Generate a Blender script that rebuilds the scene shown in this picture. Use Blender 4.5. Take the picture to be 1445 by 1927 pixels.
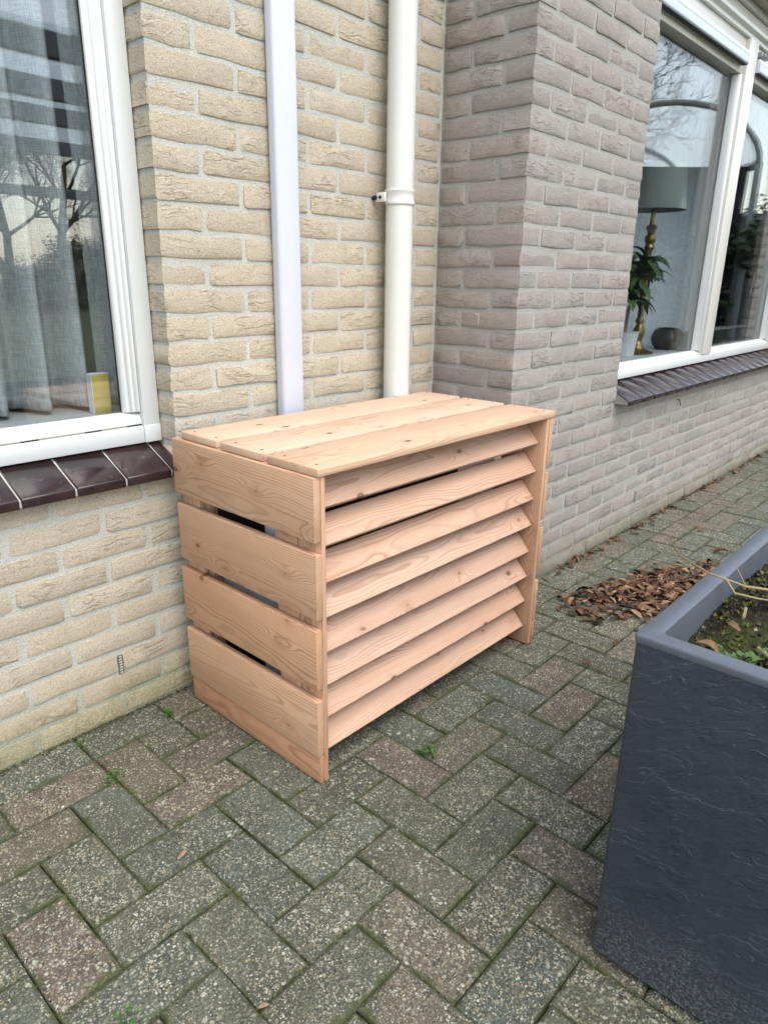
import bpy, bmesh, math, random
from mathutils import Vector, Matrix
R = math.radians
for o in list(bpy.data.objects): bpy.data.objects.remove(o)
scene = bpy.context.scene
C = scene.collection

# ------------------------------------------------------------------ camera, sky, sun, exposure
CAM = Vector((-0.8476, -0.9502, 1.0673)); YAW, PITCH, ROLL, FPX = 0.8334, -0.3236, 0.0146, 1311.1
_f = Vector((math.sin(YAW)*math.cos(PITCH), math.cos(YAW)*math.cos(PITCH), math.sin(PITCH)))
_r0 = Vector((math.cos(YAW), -math.sin(YAW), 0)); _u0 = _r0.cross(_f)
_r = _r0*math.cos(ROLL)+_u0*math.sin(ROLL); _u = -_r0*math.sin(ROLL)+_u0*math.cos(ROLL)
cd = bpy.data.cameras.new('camera'); cam = bpy.data.objects.new('camera', cd); C.objects.link(cam)
cam.matrix_world = Matrix(((_r.x, _u.x, -_f.x, CAM.x), (_r.y, _u.y, -_f.y, CAM.y), (_r.z, _u.z, -_f.z, CAM.z), (0, 0, 0, 1)))
cd.sensor_fit = 'VERTICAL'; cd.sensor_height = 36; cd.lens = 36*FPX/1927; cd.clip_start = .02; cd.clip_end = 500
scene.camera = cam
SUN_EL, SUN_AZ = R(60), R(192)          # azimuth clockwise from +Y
w = bpy.data.worlds.new('World'); scene.world = w; w.use_nodes = True
nt = w.node_tree
sky = nt.nodes.new('ShaderNodeTexSky'); sky.sky_type = 'NISHITA'; sky.sun_disc = False
sky.sun_elevation = SUN_EL; sky.sun_rotation = SUN_AZ; sky.air_density = 1.5; sky.dust_density = 1.0; sky.ozone_density = 1.0
hsv = nt.nodes.new('ShaderNodeHueSaturation'); hsv.inputs['Saturation'].default_value = .58
nt.links.new(sky.outputs[0], hsv.inputs['Color']); nt.links.new(hsv.outputs[0], nt.nodes['Background'].inputs[0])
nt.nodes['Background'].inputs[1].default_value = .15
sl = bpy.data.lights.new('sun', 'SUN'); sl.energy = 1.15; sl.angle = R(50); sl.color = (1, .945, .87)
so = bpy.data.objects.new('sun', sl); C.objects.link(so)
so.rotation_euler = Vector((-math.sin(SUN_AZ)*math.cos(SUN_EL), -math.cos(SUN_AZ)*math.cos(SUN_EL), -math.sin(SUN_EL))).to_track_quat('-Z', 'Y').to_euler()
vs = scene.view_settings; vs.view_transform = 'Standard'; vs.look = 'None'; vs.exposure = 1.52; vs.gamma = 1; vs.use_curve_mapping = False
scene.render.engine = 'CYCLES'; cy = scene.cycles
cy.use_denoising = True; cy.max_bounces = 10; cy.transparent_max_bounces = 24; cy.caustics_reflective = False; cy.caustics_refractive = False
cy.sample_clamp_indirect = 6; cy.use_adaptive_sampling = True; cy.adaptive_threshold = .02

# ------------------------------------------------------------------ helpers
def link(name, me=None, parent=None):
    o = bpy.data.objects.new(name, me); C.objects.link(o)
    if parent: o.parent = parent
    return o
def tag(o, label, cat=None, group=None, kind=None):
    o['label'] = label
    if cat: o['category'] = cat
    if group: o['group'] = group
    if kind: o['kind'] = kind
    return o
def mesh(name, v, f, mat=None, smooth=False, attrs=None):
    me = bpy.data.meshes.new(name); me.from_pydata([tuple(p) for p in v], [], f); me.update()
    if mat: me.materials.append(mat)
    if smooth: me.polygons.foreach_set('use_smooth', [True]*len(me.polygons))
    if attrs:
        for k, data in attrs.items():
            a = me.attributes.new(k, 'FLOAT_VECTOR', 'POINT'); a.data.foreach_set('vector', [c for p in data for c in p])
    return me
class MB:
    """collects geometry for one mesh"""
    def __init__(s): s.v = []; s.f = []; s.ph = []
    def add(s, v, f, ph=None):
        n = len(s.v); s.v += [Vector(p) for p in v]; s.f += [tuple(i+n for i in q) for q in f]
        if ph is not None: s.ph += [ph]*len(v)
        return s
    def box(s, a, b):
        (x0, y0, z0), (x1, y1, z1) = a, b
        return s.add([(x0,y0,z0),(x1,y0,z0),(x1,y1,z0),(x0,y1,z0),(x0,y0,z1),(x1,y0,z1),(x1,y1,z1),(x0,y1,z1)],
                     [(0,3,2,1),(4,5,6,7),(0,1,5,4),(1,2,6,5),(2,3,7,6),(3,0,4,7)])
    def prism(s, poly, axis, a, b):
        """poly of 2D points in the plane across axis (x: (y,z); y: (x,z); z: (x,y)), swept from a to b"""
        def P(p, t): return {'x': (t, p[0], p[1]), 'y': (p[0], t, p[1]), 'z': (p[0], p[1], t)}[axis]
        n = len(poly)
        return s.add([P(p, a) for p in poly]+[P(p, b) for p in poly],
                     [tuple(range(n-1, -1, -1)), tuple(range(n, 2*n))]+[(i, (i+1) % n, n+(i+1) % n, n+i) for i in range(n)])
    def tube(s, pts, rad, seg=8, cap=True):
        n = len(s.v); up = Vector((0, 0, 1)); k = len(pts); pts = [Vector(p) for p in pts]
        prev = None
        for i, p in enumerate(pts):
            d = (pts[min(i+1, k-1)]-pts[max(i-1, 0)]).normalized()
            a = prev if prev is not None else (up if abs(d.z) < .9 else Vector((1, 0, 0)))
            b = d.cross(a).normalized(); a2 = b.cross(d).normalized(); prev = a2
            r = rad[i] if isinstance(rad, (list, tuple)) else rad
            for j in range(seg):
                t = 2*math.pi*j/seg; s.v.append(p+(b*math.cos(t)+a2*math.sin(t))*r)
        for i in range(k-1):
            for j in range(seg):
                s.f.append((n+i*seg+j, n+i*seg+(j+1) % seg, n+(i+1)*seg+(j+1) % seg, n+(i+1)*seg+j))
        if cap: s.f += [tuple(n+j for j in range(seg-1, -1, -1)), tuple(n+(k-1)*seg+j for j in range(seg))]
        return s
    def lathe(s, prof, c=(0, 0, 0), seg=28):
        n = len(s.v); c = Vector(c)
        for r, z in prof:
            for j in range(seg): t = 2*math.pi*j/seg; s.v.append(c+Vector((r*math.cos(t), r*math.sin(t), z)))
        for i in range(len(prof)-1):
            for j in range(seg): s.f.append((n+i*seg+j, n+i*seg+(j+1) % seg, n+(i+1)*seg+(j+1) % seg, n+(i+1)*seg+j))
        return s
    def build(s, name, mat, parent=None, smooth=False, bevel=0, seg=2):
        me = mesh(name, s.v, s.f, mat, smooth)
        if s.ph and len(s.ph) == len(s.v):
            a = me.attributes.new('ph', 'FLOAT_VECTOR', 'POINT'); a.data.foreach_set('vector', [c for p in s.ph for c in p])
        bm = bmesh.new(); bm.from_mesh(me)
        if bevel:
            bmesh.ops.remove_doubles(bm, verts=bm.verts, dist=1e-5)
            bmesh.ops.bevel(bm, geom=[e for e in bm.edges if e.is_manifold and e.calc_face_angle(0) > .5], offset=bevel, segments=seg, affect='EDGES', profile=.5)
        bmesh.ops.recalc_face_normals(bm, faces=bm.faces) if not s.ph else None
        bm.to_mesh(me); bm.free()
        if bevel or smooth == 'auto':
            me.polygons.foreach_set('use_smooth', [True]*len(me.polygons)); me.set_sharp_from_angle(angle=R(38))
        return link(name, me, parent)

class NT:
    """short-hand for shader nodes"""
    def __init__(s, name, rough=.6, spec=.5):
        s.m = bpy.data.materials.new(name); s.m.use_nodes = True; s.t = s.m.node_tree
        s.b = s.t.nodes['Principled BSDF']; s.b.inputs['Roughness'].default_value = rough; s.b.inputs['Specular IOR Level'].default_value = spec
    def n(s, ty, **k):
        nd = s.t.nodes.new('ShaderNode'+ty)
        for a, v in k.items(): setattr(nd, a, v)
        return nd
    def put(s, sock, v):
        if isinstance(v, bpy.types.NodeSocket): s.t.links.new(v, sock)
        elif v is not None:
            if isinstance(v, (tuple, list)) and len(v) == 3 and sock.type == 'RGBA': v = (*v, 1)
            sock.default_value = v
    def math(s, op, a, b=None, c=None, clamp=False):
        nd = s.n('Math', operation=op, use_clamp=clamp); s.put(nd.inputs[0], a); s.put(nd.inputs[1], b)
        if c is not None: s.put(nd.inputs[2], c)
        return nd.outputs[0]
    def vm(s, op, a, b=None):
        nd = s.n('VectorMath', operation=op); s.put(nd.inputs[0], a); s.put(nd.inputs[1], b)
        return nd.outputs['Value'] if op in ('LENGTH', 'DOT_PRODUCT', 'DISTANCE') else nd.outputs[0]
    def xyz(s, v):
        nd = s.n('SeparateXYZ'); s.put(nd.inputs[0], v); return nd.outputs
    def comb(s, x, y, z):
        nd = s.n('CombineXYZ')
        for i, v in enumerate((x, y, z)): s.put(nd.inputs[i], v)
        return nd.outputs[0]
    def noise(s, v, scale, detail=2, rough=.5, dist=0, color=False):
        nd = s.n('TexNoise'); s.put(nd.inputs['Vector'], v); nd.inputs['Scale'].default_value = scale; nd.inputs['Detail'].default_value = detail
        nd.inputs['Roughness'].default_value = rough; nd.inputs['Distortion'].default_value = dist
        return nd.outputs['Color' if color else 'Fac']
    def vor(s, v, scale, feature='F1', rnd=1, dim='3D'):
        nd = s.n('TexVoronoi', feature=feature, voronoi_dimensions=dim); s.put(nd.inputs['Vector'], v); nd.inputs['Scale'].default_value = scale
        nd.inputs['Randomness'].default_value = rnd
        return nd.outputs
    def ramp(s, fac, stops, interp='LINEAR'):
        nd = s.n('ValToRGB'); nd.color_ramp.interpolation = interp; e = nd.color_ramp.elements
        while len(e) < len(stops): e.new(.5)
        for i, (p, c) in enumerate(stops): e[i].position = p; e[i].color = (*c, 1) if isinstance(c, (tuple, list)) else (c, c, c, 1)
        s.put(nd.inputs[0], fac); return nd.outputs[0]
    def rng(s, v, a, b, c=0., d=1., smooth=True):
        nd = s.n('MapRange', interpolation_type='SMOOTHSTEP' if smooth else 'LINEAR'); nd.clamp = True if not smooth else nd.clamp
        s.put(nd.inputs[0], v)
        for i, x in enumerate((a, b, c, d)): s.put(nd.inputs[1+i], x)
        return nd.outputs[0]
    def mix(s, f, a, b, mode='MIX'):
        nd = s.n('Mix', data_type='RGBA', blend_type=mode); s.put(nd.inputs[0], f); s.put(nd.inputs[6], a); s.put(nd.inputs[7], b)
        return nd.outputs[2]
    def bump(s, h, strength=.5, dist=.002, normal=None):
        nd = s.n('Bump'); nd.inputs['Strength'].default_value = strength; nd.inputs['Distance'].default_value = dist
        s.put(nd.inputs['Height'], h); s.put(nd.inputs['Normal'], normal); return nd.outputs[0]
    def attr(s, name, kind='GEOMETRY', out='Vector'):
        nd = s.n('Attribute', attribute_type=kind); nd.attribute_name = name; return nd.outputs[out]
    def obj(s): return s.n('TexCoord').outputs['Object']
    def rand(s): return s.n('ObjectInfo').outputs['Random']
    def pos(s): return s.n('NewGeometry').outputs['Position']
    def done(s, col=None, normal=None, rough=None, **k):
        s.put(s.b.inputs['Base Color'], col); s.put(s.b.inputs['Normal'], normal); s.put(s.b.inputs['Roughness'], rough)
        for a, v in k.items(): s.put(s.b.inputs[a.replace('_', ' ')], v)
        return s.m
def white(h, *mult):  # hash-like spread of one random number
    pass

# ------------------------------------------------------------------ materials
def wood(name, light, mid, dark, ring=.0052, knot=1.0, seed=0.):
    s = NT(name, .62, .35); p = s.obj(); r = s.math('FRACT', s.math('ADD', s.rand(), seed))
    r2 = s.math('FRACT', s.math('MULTIPLY', r, 17.31)); r3 = s.math('FRACT', s.math('MULTIPLY', r, 71.77))
    off = s.comb(s.math('MULTIPLY', r, 53.), s.math('MULTIPLY', r2, 31.), s.math('MULTIPLY', r3, 23.))
    po = s.vm('ADD', p, off)
    x, y, z = s.xyz(p)
    # knots: real distance to scattered centres
    kw = s.vm('MULTIPLY', s.vm('SUBTRACT', s.noise(po, 16., 2, .5, 0, True), (.5, .5, .5)), (.022, .010, 0.))
    KS = (5.2, 11.5, 1.)
    pk = s.vm('MULTIPLY', s.vm('MULTIPLY', s.vm('ADD', po, kw), (1., 1., 0.)), KS)
    kv = s.vor(pk, 1., dim='2D'); kc = s.xyz(kv['Color'])[0]; on = s.math('GREATER_THAN', kc, .34)
    kx, ky, _ = s.xyz(s.vm('DIVIDE', s.vm('SUBTRACT', pk, kv['Position']), KS))
    kb = s.math('SQRT', s.math('ADD', s.math('MULTIPLY', s.math('MULTIPLY', kx, kx), .10), s.math('MULTIPLY', ky, ky)))
    kd = s.math('SQRT', s.math('ADD', s.math('MULTIPLY', s.math('MULTIPLY', kx, kx), .38), s.math('MULTIPLY', ky, ky)))
    bulge = s.math('MULTIPLY', s.rng(kb, .026, .001, 0., 1.), on)
    wv = s.noise(s.vm('MULTIPLY', po, (2.2, 7., 7.)), 1., 2, .5)
    wv2 = s.noise(s.vm('MULTIPLY', po, (7., 30., 30.)), 1., 2, .5)
    warp = s.math('ADD', s.math('MULTIPLY', s.math('SUBTRACT', wv, .5), .045), s.math('MULTIPLY', s.math('SUBTRACT', wv2, .5), .006))
    yy = s.math('ADD', s.math('ADD', y, s.math('MULTIPLY', s.math('SUBTRACT', r2, .5), .13)), s.math('MULTIPLY', x, s.math('MULTIPLY', s.math('SUBTRACT', r3, .5), .10)))
    zz = s.math('ADD', s.math('ADD', z, s.math('ADD', .018, s.math('MULTIPLY', r3, .05))), warp)
    rad = s.math('SQRT', s.math('ADD', s.math('MULTIPLY', yy, yy), s.math('MULTIPLY', zz, zz)))
    rad = s.math('ADD', rad, s.math('MULTIPLY', bulge, .013*knot))
    rv = s.math('DIVIDE', rad, ring)
    fr = s.math('FRACT', rv)
    band = s.noise(s.comb(s.math('FLOOR', rv), r, 0.), 3.1, 0)
    grain = s.rng(fr, .42, .90, 0., 1.); grain = s.math('MULTIPLY', grain, s.rng(fr, 1., .93, 0., 1.))
    grain = s.math('MULTIPLY', grain, s.rng(band, .25, .65, .35, 1.))
    fib = s.noise(s.vm('MULTIPLY', po, (14., 700., 700.)), 1., 2, .6)
    blot = s.noise(s.vm('MULTIPLY', po, (3., 9., 9.)), 1., 3, .55)
    col = s.mix(s.rng(blot, .3, .7), light, mid)
    col = s.mix(s.math('MULTIPLY', grain, .78), col, dark)
    col = s.mix(s.rng(fib, .25, .75, 0., .16), col, dark)
    tint = s.ramp(r3, [(0, (.86, .82, .78)), (.3, (1, .98, .94)), (.6, (1.04, 1.04, 1.04)), (1, (.98, .90, .82))]); col = s.mix(1., col, tint, 'MULTIPLY')
    kn = s.noise(po, 40., 2)
    ksz = s.rng(kc, .42, 1., .0022, .0068, False)
    kin = s.math('MULTIPLY', s.rng(s.math('SUBTRACT', s.math('ADD', kd, s.math('MULTIPLY', s.math('SUBTRACT', kn, .5), .004)), ksz), .0012, -.0012), on)
    kin = s.math('MULTIPLY', kin, s.rng(kc, .42, .9, .45, 1.))
    halo = s.math('MULTIPLY', s.rng(kd, .022, .004, 0., .34), on)
    col = s.mix(halo, col, (dark[0]*1.05, dark[1]*.95, dark[2]*.9))
    krings = s.math('FRACT', s.math('MULTIPLY', kd, 620.))
    kcol = s.mix(krings, (.24, .125, .065), (.085, .042, .022))
    col = s.mix(kin, col, kcol)
    h = s.math('ADD', s.math('MULTIPLY', grain, .5), s.math('MULTIPLY', fib, .4))
    return s.done(col, s.bump(h, .35, .0007), s.rng(fib, .2, .8, .52, .72))
WOOD_SIDE = wood('larch side boards', (.51, .328, .215), (.455, .28, .178), (.29, .148, .082), .0046)
WOOD_SLAT = wood('larch louvre slats', (.515, .348, .255), (.465, .302, .215), (.325, .18, .115), .0036, 1.1, .37)
WOOD_TOP = wood('larch top boards', (.56, .405, .295), (.505, .35, .246), (.385, .236, .155), .0050, .8, .61)
WOOD_BASE = wood('larch bottom board', (.43, .245, .15), (.37, .20, .118), (.24, .11, .058), .0045, 1., .83)
def piece_coords(s):
    pc = s.attr('pc'); ph = s.xyz(s.attr('ph'))
    r = s.math('FRACT', s.math('ADD', s.rand(), ph[2]))
    r2 = s.math('FRACT', s.math('MULTIPLY', r, 13.71)); r3 = s.math('FRACT', s.math('MULTIPLY', r, 57.13))
    off = s.comb(s.math('MULTIPLY', r, 40.), s.math('MULTIPLY', r2, 40.), s.math('MULTIPLY', r3, 40.))
    return pc, ph, r, r2, r3, s.vm('ADD', pc, off)
def algae(s, col, amount, top):
    p = s.pos(); z = s.xyz(p)[2]; nz = s.noise(p, 11., 5, .7); sp = s.noise(p, 170., 3, .75)
    a = s.math('MULTIPLY', s.rng(s.math('ADD', z, s.math('MULTIPLY', s.math('SUBTRACT', nz, .5), -.22)), top, -.02), amount)
    a = s.math('MULTIPLY', a, s.rng(sp, .30, .62, .35, .95))
    return s.mix(a, col, s.mix(1., col, (.46, .50, .28), 'MULTIPLY'))
def brick_mat(name, stops, crease_col, top=.16):
    s = NT(name, .93, .2); pc, ph, r, r2, r3, p = piece_coords(s)
    warp = s.vm('ADD', p, s.vm('MULTIPLY', s.vm('SUBTRACT', s.noise(p, 12., 2, .5, 0, True), (.5, .5, .5)), (.06, .06, .035)))
    n1 = s.noise(s.vm('MULTIPLY', warp, (13., 13., 62.)), 1., 2, .55, .3)
    n2 = s.noise(s.vm('MULTIPLY', warp, (42., 42., 150.)), 1., 3, .6, .2)
    cr = s.math('ABSOLUTE', s.math('SUBTRACT', n1, .52))
    mask = s.rng(s.noise(p, 11., 2), .42, .62); mask = s.math('MULTIPLY', mask, s.rng(r2, .15, .75, .10, 1.))
    line = s.math('MULTIPLY', s.rng(cr, .020, .0), mask); fold = s.math('MULTIPLY', s.rng(n1, .47, .535), mask)
    fine = s.noise(p, 300., 3, .8); mid = s.noise(p, 75., 3, .6)
    col = s.ramp(r, stops)
    col = s.mix(s.rng(s.noise(p, 22., 3, .6), .35, .70, 0., .35), col, crease_col)
    col = s.mix(s.rng(fine, .50, .66, 0., .75), col, tuple(c*.70 for c in crease_col)); col = s.mix(s.rng(fine, .46, .34, 0., .55), col, tuple(min(1, c*1.7) for c in crease_col))
    col = s.mix(s.math('MULTIPLY', s.rng(s.noise(p, 130., 1), .71, .76), .55), col, (.12, .10, .08))
    col = s.mix(s.math('MULTIPLY', line, .38), col, tuple(c*.5 for c in crease_col))
    col = algae(s, col, .85, top)
    h = s.math('ADD', s.math('MULTIPLY', fold, 1.0), s.math('MULTIPLY', line, -.7)); h = s.math('ADD', h, s.math('MULTIPLY', s.math('MULTIPLY', n2, s.rng(mask, 0., 1., .35, 1.)), 1.1))
    h = s.math('ADD', h, s.math('ADD', s.math('MULTIPLY', fine, .7), s.math('MULTIPLY', mid, .8)))
    return s.done(col, s.bump(h, .85, .0030))
BRICK_Y = brick_mat('yellow brick', [(0, (.455, .395, .306)), (.3, (.47, .402, .302)), (.6, (.432, .368, .28)), (.85, (.49, .428, .333)), (1, (.44, .385, .304))], (.385, .325, .242))
BRICK_G = brick_mat('grey brick', [(0, (.315, .282, .252)), (.25, (.355, .305, .265)), (.5, (.295, .262, .235)), (.75, (.37, .33, .30)), (1, (.32, .284, .256))], (.245, .216, .194), .13)
def mortar_mat(name, a, b, spec):
    s = NT(name, .95, .15); p = s.pos()
    g = s.noise(p, 400., 2, .85); m = s.noise(p, 190., 3, .8); L = s.noise(p, 5., 3)
    col = s.mix(s.rng(L, .3, .7), a, b); col = s.mix(s.rng(g, .48, .62, 0., spec), col, (.70, .69, .67))
    col = s.mix(s.rng(m, .56, .68, 0., .6), col, (.19, .18, .165))
    col = algae(s, col, .9, .2)
    return s.done(col, s.bump(s.math('ADD', s.math('MULTIPLY', g, .6), m), 1., .003))
MORTAR_Y = mortar_mat('light grey mortar', (.41, .388, .335), (.455, .432, .38), .45)
MORTAR_G = mortar_mat('grey mortar', (.32, .298, .268), (.36, .34, .312), .18)

def paver_mat():
    s = NT('washed concrete pavers', .88, .3); pc, ph, r, r2, r3, p = piece_coords(s)
    base = s.ramp(r, [(0, (.100, .106, .080)), (.22, (.112, .116, .088)), (.23, (.150, .122, .094)), (.42, (.138, .114, .088)), (.43, (.168, .122, .105)), (.58, (.158, .116, .10)), (.61, (.085, .098, .088)), (.8, (.110, .122, .104)), (1, (.085, .080, .064))])
    amt = s.rng(r2, 0., 1., .55, 1.)
    sand = s.noise(p, 260., 3, .85); blot = s.noise(p, 13., 4, .6)
    col = s.mix(s.rng(blot, .35, .7, 0., .6), base, (.050, .048, .036))
    col = s.mix(s.rng(sand, .53, .66, 0., .75), col, (.255, .238, .185))
    col = s.mix(s.rng(sand, .47, .36, 0., .85), col, (.022, .022, .018))
    hs = s.math('MULTIPLY', sand, .5); dirt = s.rng(s.noise(p, 34., 4, .7), .36, .62, .28, .92)
    for sc, th, size in ((84., .42, .33), (150., .90, .38), (250., 1.15, .44)):
        v = s.vor(s.vm('ADD', p, s.vm('MULTIPLY', s.vm('SUBTRACT', s.noise(p, 150., 1, .5, 0, True), (.5, .5, .5)), (.005, .005, .005))), sc, rnd=1.)
        c = s.xyz(v['Color'])
        on = s.math('GREATER_THAN', c[0], s.math('SUBTRACT', 1.05, s.math('MULTIPLY', amt, th)))
        sz = s.math('MULTIPLY', s.rng(c[2], 0., 1., .55, 1.2), size)
        m = s.math('MULTIPLY', s.rng(s.math('SUBTRACT', v['Distance'], sz), .06, -.04), on)
        pcx = s.ramp(c[1], [(0, (.035, .037, .042)), (.18, (.07, .072, .078)), (.19, (.25, .245, .225)), (.45, (.38, .36, .29)), (.46, (.30, .235, .155)), (.62, (.36, .30, .21)), (.63, (.55, .54, .50)), (.9, (.48, .47, .42)), (.91, (.20, .13, .09)), (1, (.66, .65, .62))])
        col = s.mix(s.math('MULTIPLY', m, dirt), col, s.mix(1., pcx, (.98, .97, .92), 'MULTIPLY')); hs = s.math('ADD', hs, s.math('MULTIPLY', m, .7))
    x, y, z = s.xyz(pc)
    ex = s.math('SUBTRACT', ph[0], s.math('ABSOLUTE', x)); ey = s.math('SUBTRACT', ph[1], s.math('ABSOLUTE', y))
    e = s.math('MINIMUM', ex, ey)
    mn = s.noise(s.pos(), 16., 4, .65); big = s.noise(s.pos(), 3.2, 2)
    moss = s.rng(s.math('SUBTRACT', e, s.math('MULTIPLY', s.math('SUBTRACT', mn, .42), .045)), .006, -.006)
    film = s.rng(s.math('ADD', s.math('MULTIPLY', big, .6), s.math('MULTIPLY', mn, .5)), .50, .76, 0., .30)
    col = s.mix(1., col, (.765, .775, .70), 'MULTIPLY'); col = s.mix(s.math('MULTIPLY', film, s.rng(r3, 0., 1., .3, 1.)), col, (.060, .064, .036))
    col = s.mix(s.math('MULTIPLY', moss, .82), col, s.mix(s.noise(s.pos(), 90., 2), (.020, .024, .011), (.068, .082, .022)))
    return s.done(col, s.bump(hs, .7, .0022), s.rng(big, .3, .7, .78, .95))
PAVER = paver_mat()
def bed_mat():
    s = NT('mossy joint soil', .97, .1); p = s.pos()
    a = s.noise(p, 9., 4, .6); b = s.noise(p, 160., 3, .7)
    col = s.mix(s.rng(a, .42, .62), (.012, .011, .009), (.030, .035, .012)); col = s.mix(s.rng(b, .4, .75, 0., .6), col, (.075, .08, .035))
    return s.done(col, s.bump(b, 1., .006))
BED = bed_mat()
def plain(name, col, rough=.5, spec=.5, bump=None, vary=0, dirt=0, **k):
    s = NT(name, rough, spec); c = col; nrm = None; p = s.pos()
    if vary: c = s.mix(s.rng(s.noise(p, 6., 4, .6), .3, .7, 0., 1.), tuple(x*(1-vary) for x in col), tuple(min(1, x*(1+vary)) for x in col))
    if dirt: c = s.mix(s.math('MULTIPLY', s.rng(s.noise(s.vm('MULTIPLY', p, (1., 1., .25)), 24., 4, .65), .55, .75), dirt), c, (.30, .28, .24))
    if bump: nrm = s.bump(s.noise(p, bump[0], 3, .6), bump[1], bump[2])
    return s.done(c, nrm, **k)
FRAME_C = plain('cream painted frame', (.56, .535, .485), .34, .5, (30., .25, .0006), .012, .15)
FRAME_W = plain('white painted frame', (.55, .55, .538), .32, .5, (30., .25, .0006), .012, .12)
DUCT_W = plain('cool white plastic', (.50, .512, .572), .36, .5, (9., .2, .0008), .015, .12)
PIPE_W = plain('cream white plastic', (.56, .548, .505), .26, .5, (8., .15, .0006), .02, .16)
VENT_W = plain('pale aluminium strip', (.52, .57, .63), .4, .5, None, .02, .05)
DARK = plain('dark rubber and shade', (.012, .012, .014), .7)  # also used for the painted shade under the vent strip
STEEL = plain('galvanised steel', (.32, .32, .32), .45, .5, None, .1, .2, Metallic=.6)
LINTEL = plain('weathered lintel paint', (.36, .33, .29), .8, .2, (60., .4, .001), .08, .5)
def tile_mat():
    s = NT('brown glazed tile', .16, .6); p = s.pos(); r = s.rand()
    c = s.mix(s.rng(s.noise(p, 9., 3), .3, .7), (.018, .0105, .012), (.028, .016, .017)); c = s.mix(1., c, s.ramp(r, [(0, (.85, .85, .85)), (1, (1.25, 1.2, 1.15))]), 'MULTIPLY')
    d = s.rng(s.noise(p, 55., 4, .7), .58, .78, 0., .30); c = s.mix(d, c, (.20, .18, .155))
    return s.done(c, s.bump(s.noise(p, 14., 2), .06, .001), s.rng(s.noise(p, 18., 4, .7), .3, .75, .10, .30))
TILE = tile_mat()
def glass_mat(name, f0):
    s = NT(name); t = s.t; t.nodes.remove(s.b); out = t.nodes['Material Output']
    lw_ = s.n('LayerWeight'); lw_.inputs[0].default_value = .5; fr = s.math('ADD', f0, s.math('MULTIPLY', 1-f0, s.math('POWER', lw_.outputs['Facing'], 5.)))
    tr = s.n('BsdfTransparent'); tr.inputs[0].default_value = (.985, .993, .990, 1); gl = s.n('BsdfGlossy'); gl.inputs['Roughness'].default_value = 0.
    nb = s.bump(s.noise(s.pos(), 2.2, 1), .12, .004); s.put(gl.inputs['Normal'], nb)
    mx = s.n('MixShader'); s.put(mx.inputs[0], fr); s.put(mx.inputs[1], tr.outputs[0]); s.put(mx.inputs[2], gl.outputs[0]); s.put(out.inputs[0], mx.outputs[0])
    return s.m
GLASS = glass_mat('window glass', .043); GLASS_IN = glass_mat('coated inner glass', .075)
def slate_mat():
    s = NT('dark slate-textured resin', .42, .5); p = s.obj()
    p_ = s.n('VectorRotate', rotation_type='EULER_XYZ'); s.put(p_.inputs['Vector'], p); p_.inputs['Rotation'].default_value = (R(28), R(20), 0); w_ = s.vm('ADD', p_.outputs[0], s.vm('MULTIPLY', s.vm('SUBTRACT', s.noise(p, 9., 3, .6, 0, True), (.5, .5, .5)), (.07, .07, .07)))
    n1 = s.noise(s.vm('MULTIPLY', w_, (7., 7., 26.)), 1., 4, .62, .2); n2 = s.noise(p, 38., 4, .65); n3 = s.noise(p, 4., 2)
    # broken layer steps like cleft slate
    st = s.math('MULTIPLY', n1, 5.2); step = s.math('ADD', s.math('FLOOR', st), s.rng(s.math('FRACT', st), .88, 1.))
    edge = s.math('MULTIPLY', s.rng(s.math('FRACT', st), .86, .97), s.rng(s.noise(p, 9., 2), .45, .62))
    col = s.mix(s.rng(n3, .3, .7), (.024, .029, .041), (.031, .037, .050))
    col = s.mix(s.math('MULTIPLY', edge, .25), col, (.11, .125, .15))
    z = s.xyz(s.pos())[2]; dust = s.rng(s.math('ADD', z, s.math('MULTIPLY', s.noise(s.pos(), 11., 3), .12)), .24, .05, 0., 1.)
    spk = s.rng(s.noise(s.pos(), 210., 3, .8), .45, .7)
    col = s.mix(s.math('MULTIPLY', dust, s.math('MULTIPLY', spk, .8)), col, (.20, .20, .185))
    h = s.math('ADD', s.math('MULTIPLY', step, .16), s.math('ADD', s.math('MULTIPLY', n2, .34), s.math('MULTIPLY', n1, .9)))
    return s.done(col, s.bump(h, .52, .009), s.rng(n2, .3, .7, .38, .56))
SLATE = slate_mat()
RIM = plain('smooth grey resin rim', (.070, .079, .095), .42, .5, (40., .2, .0008), .06, .12)
def fabric_mat(name, a, b, scale=900.):
    s = NT(name, .9, .1); p = s.obj(); x, y, z = s.xyz(p)
    wx = s.noise(s.comb(s.math('MULTIPLY', x, scale), 0., s.math('MULTIPLY', z, 40.)), 1., 1); wz = s.noise(s.comb(s.math('MULTIPLY', x, 40.), 5., s.math('MULTIPLY', z, scale)), 1., 1)
    c = s.mix(s.rng(s.math('ADD', wx, wz), .8, 1.25), a, b)
    return s.done(c)
CURTAIN_L = fabric_mat('grey linen', (.235, .255, .268), (.36, .385, .40), 700.)
CURTAIN_R = fabric_mat('pale sheer curtain', (.42, .47, .52), (.52, .57, .62), 300.)
DARK_GAP = fabric_mat('near-black gap sheet', (.016, .017, .02), (.024, .025, .03), 300.)  # near-black colour paints the dark gap beside the curtains
CURTAIN_B = fabric_mat('beige drape', (.42, .36, .30), (.50, .44, .38), 300.)
BRASS = plain('aged brass', (.30, .21, .075), .32, .5, None, .25, .0, Metallic=.9)
SHADE = plain('grey-green lamp shade', (.20, .235, .22), .9, .1, (90., .3, .001), .04)
VASE = plain('glazed dark vase', (.045, .04, .035), .18, .6, (12., .3, .004), .4)
ROOM = plain('room plaster', (.34, .34, .34), .95, .1)
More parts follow.
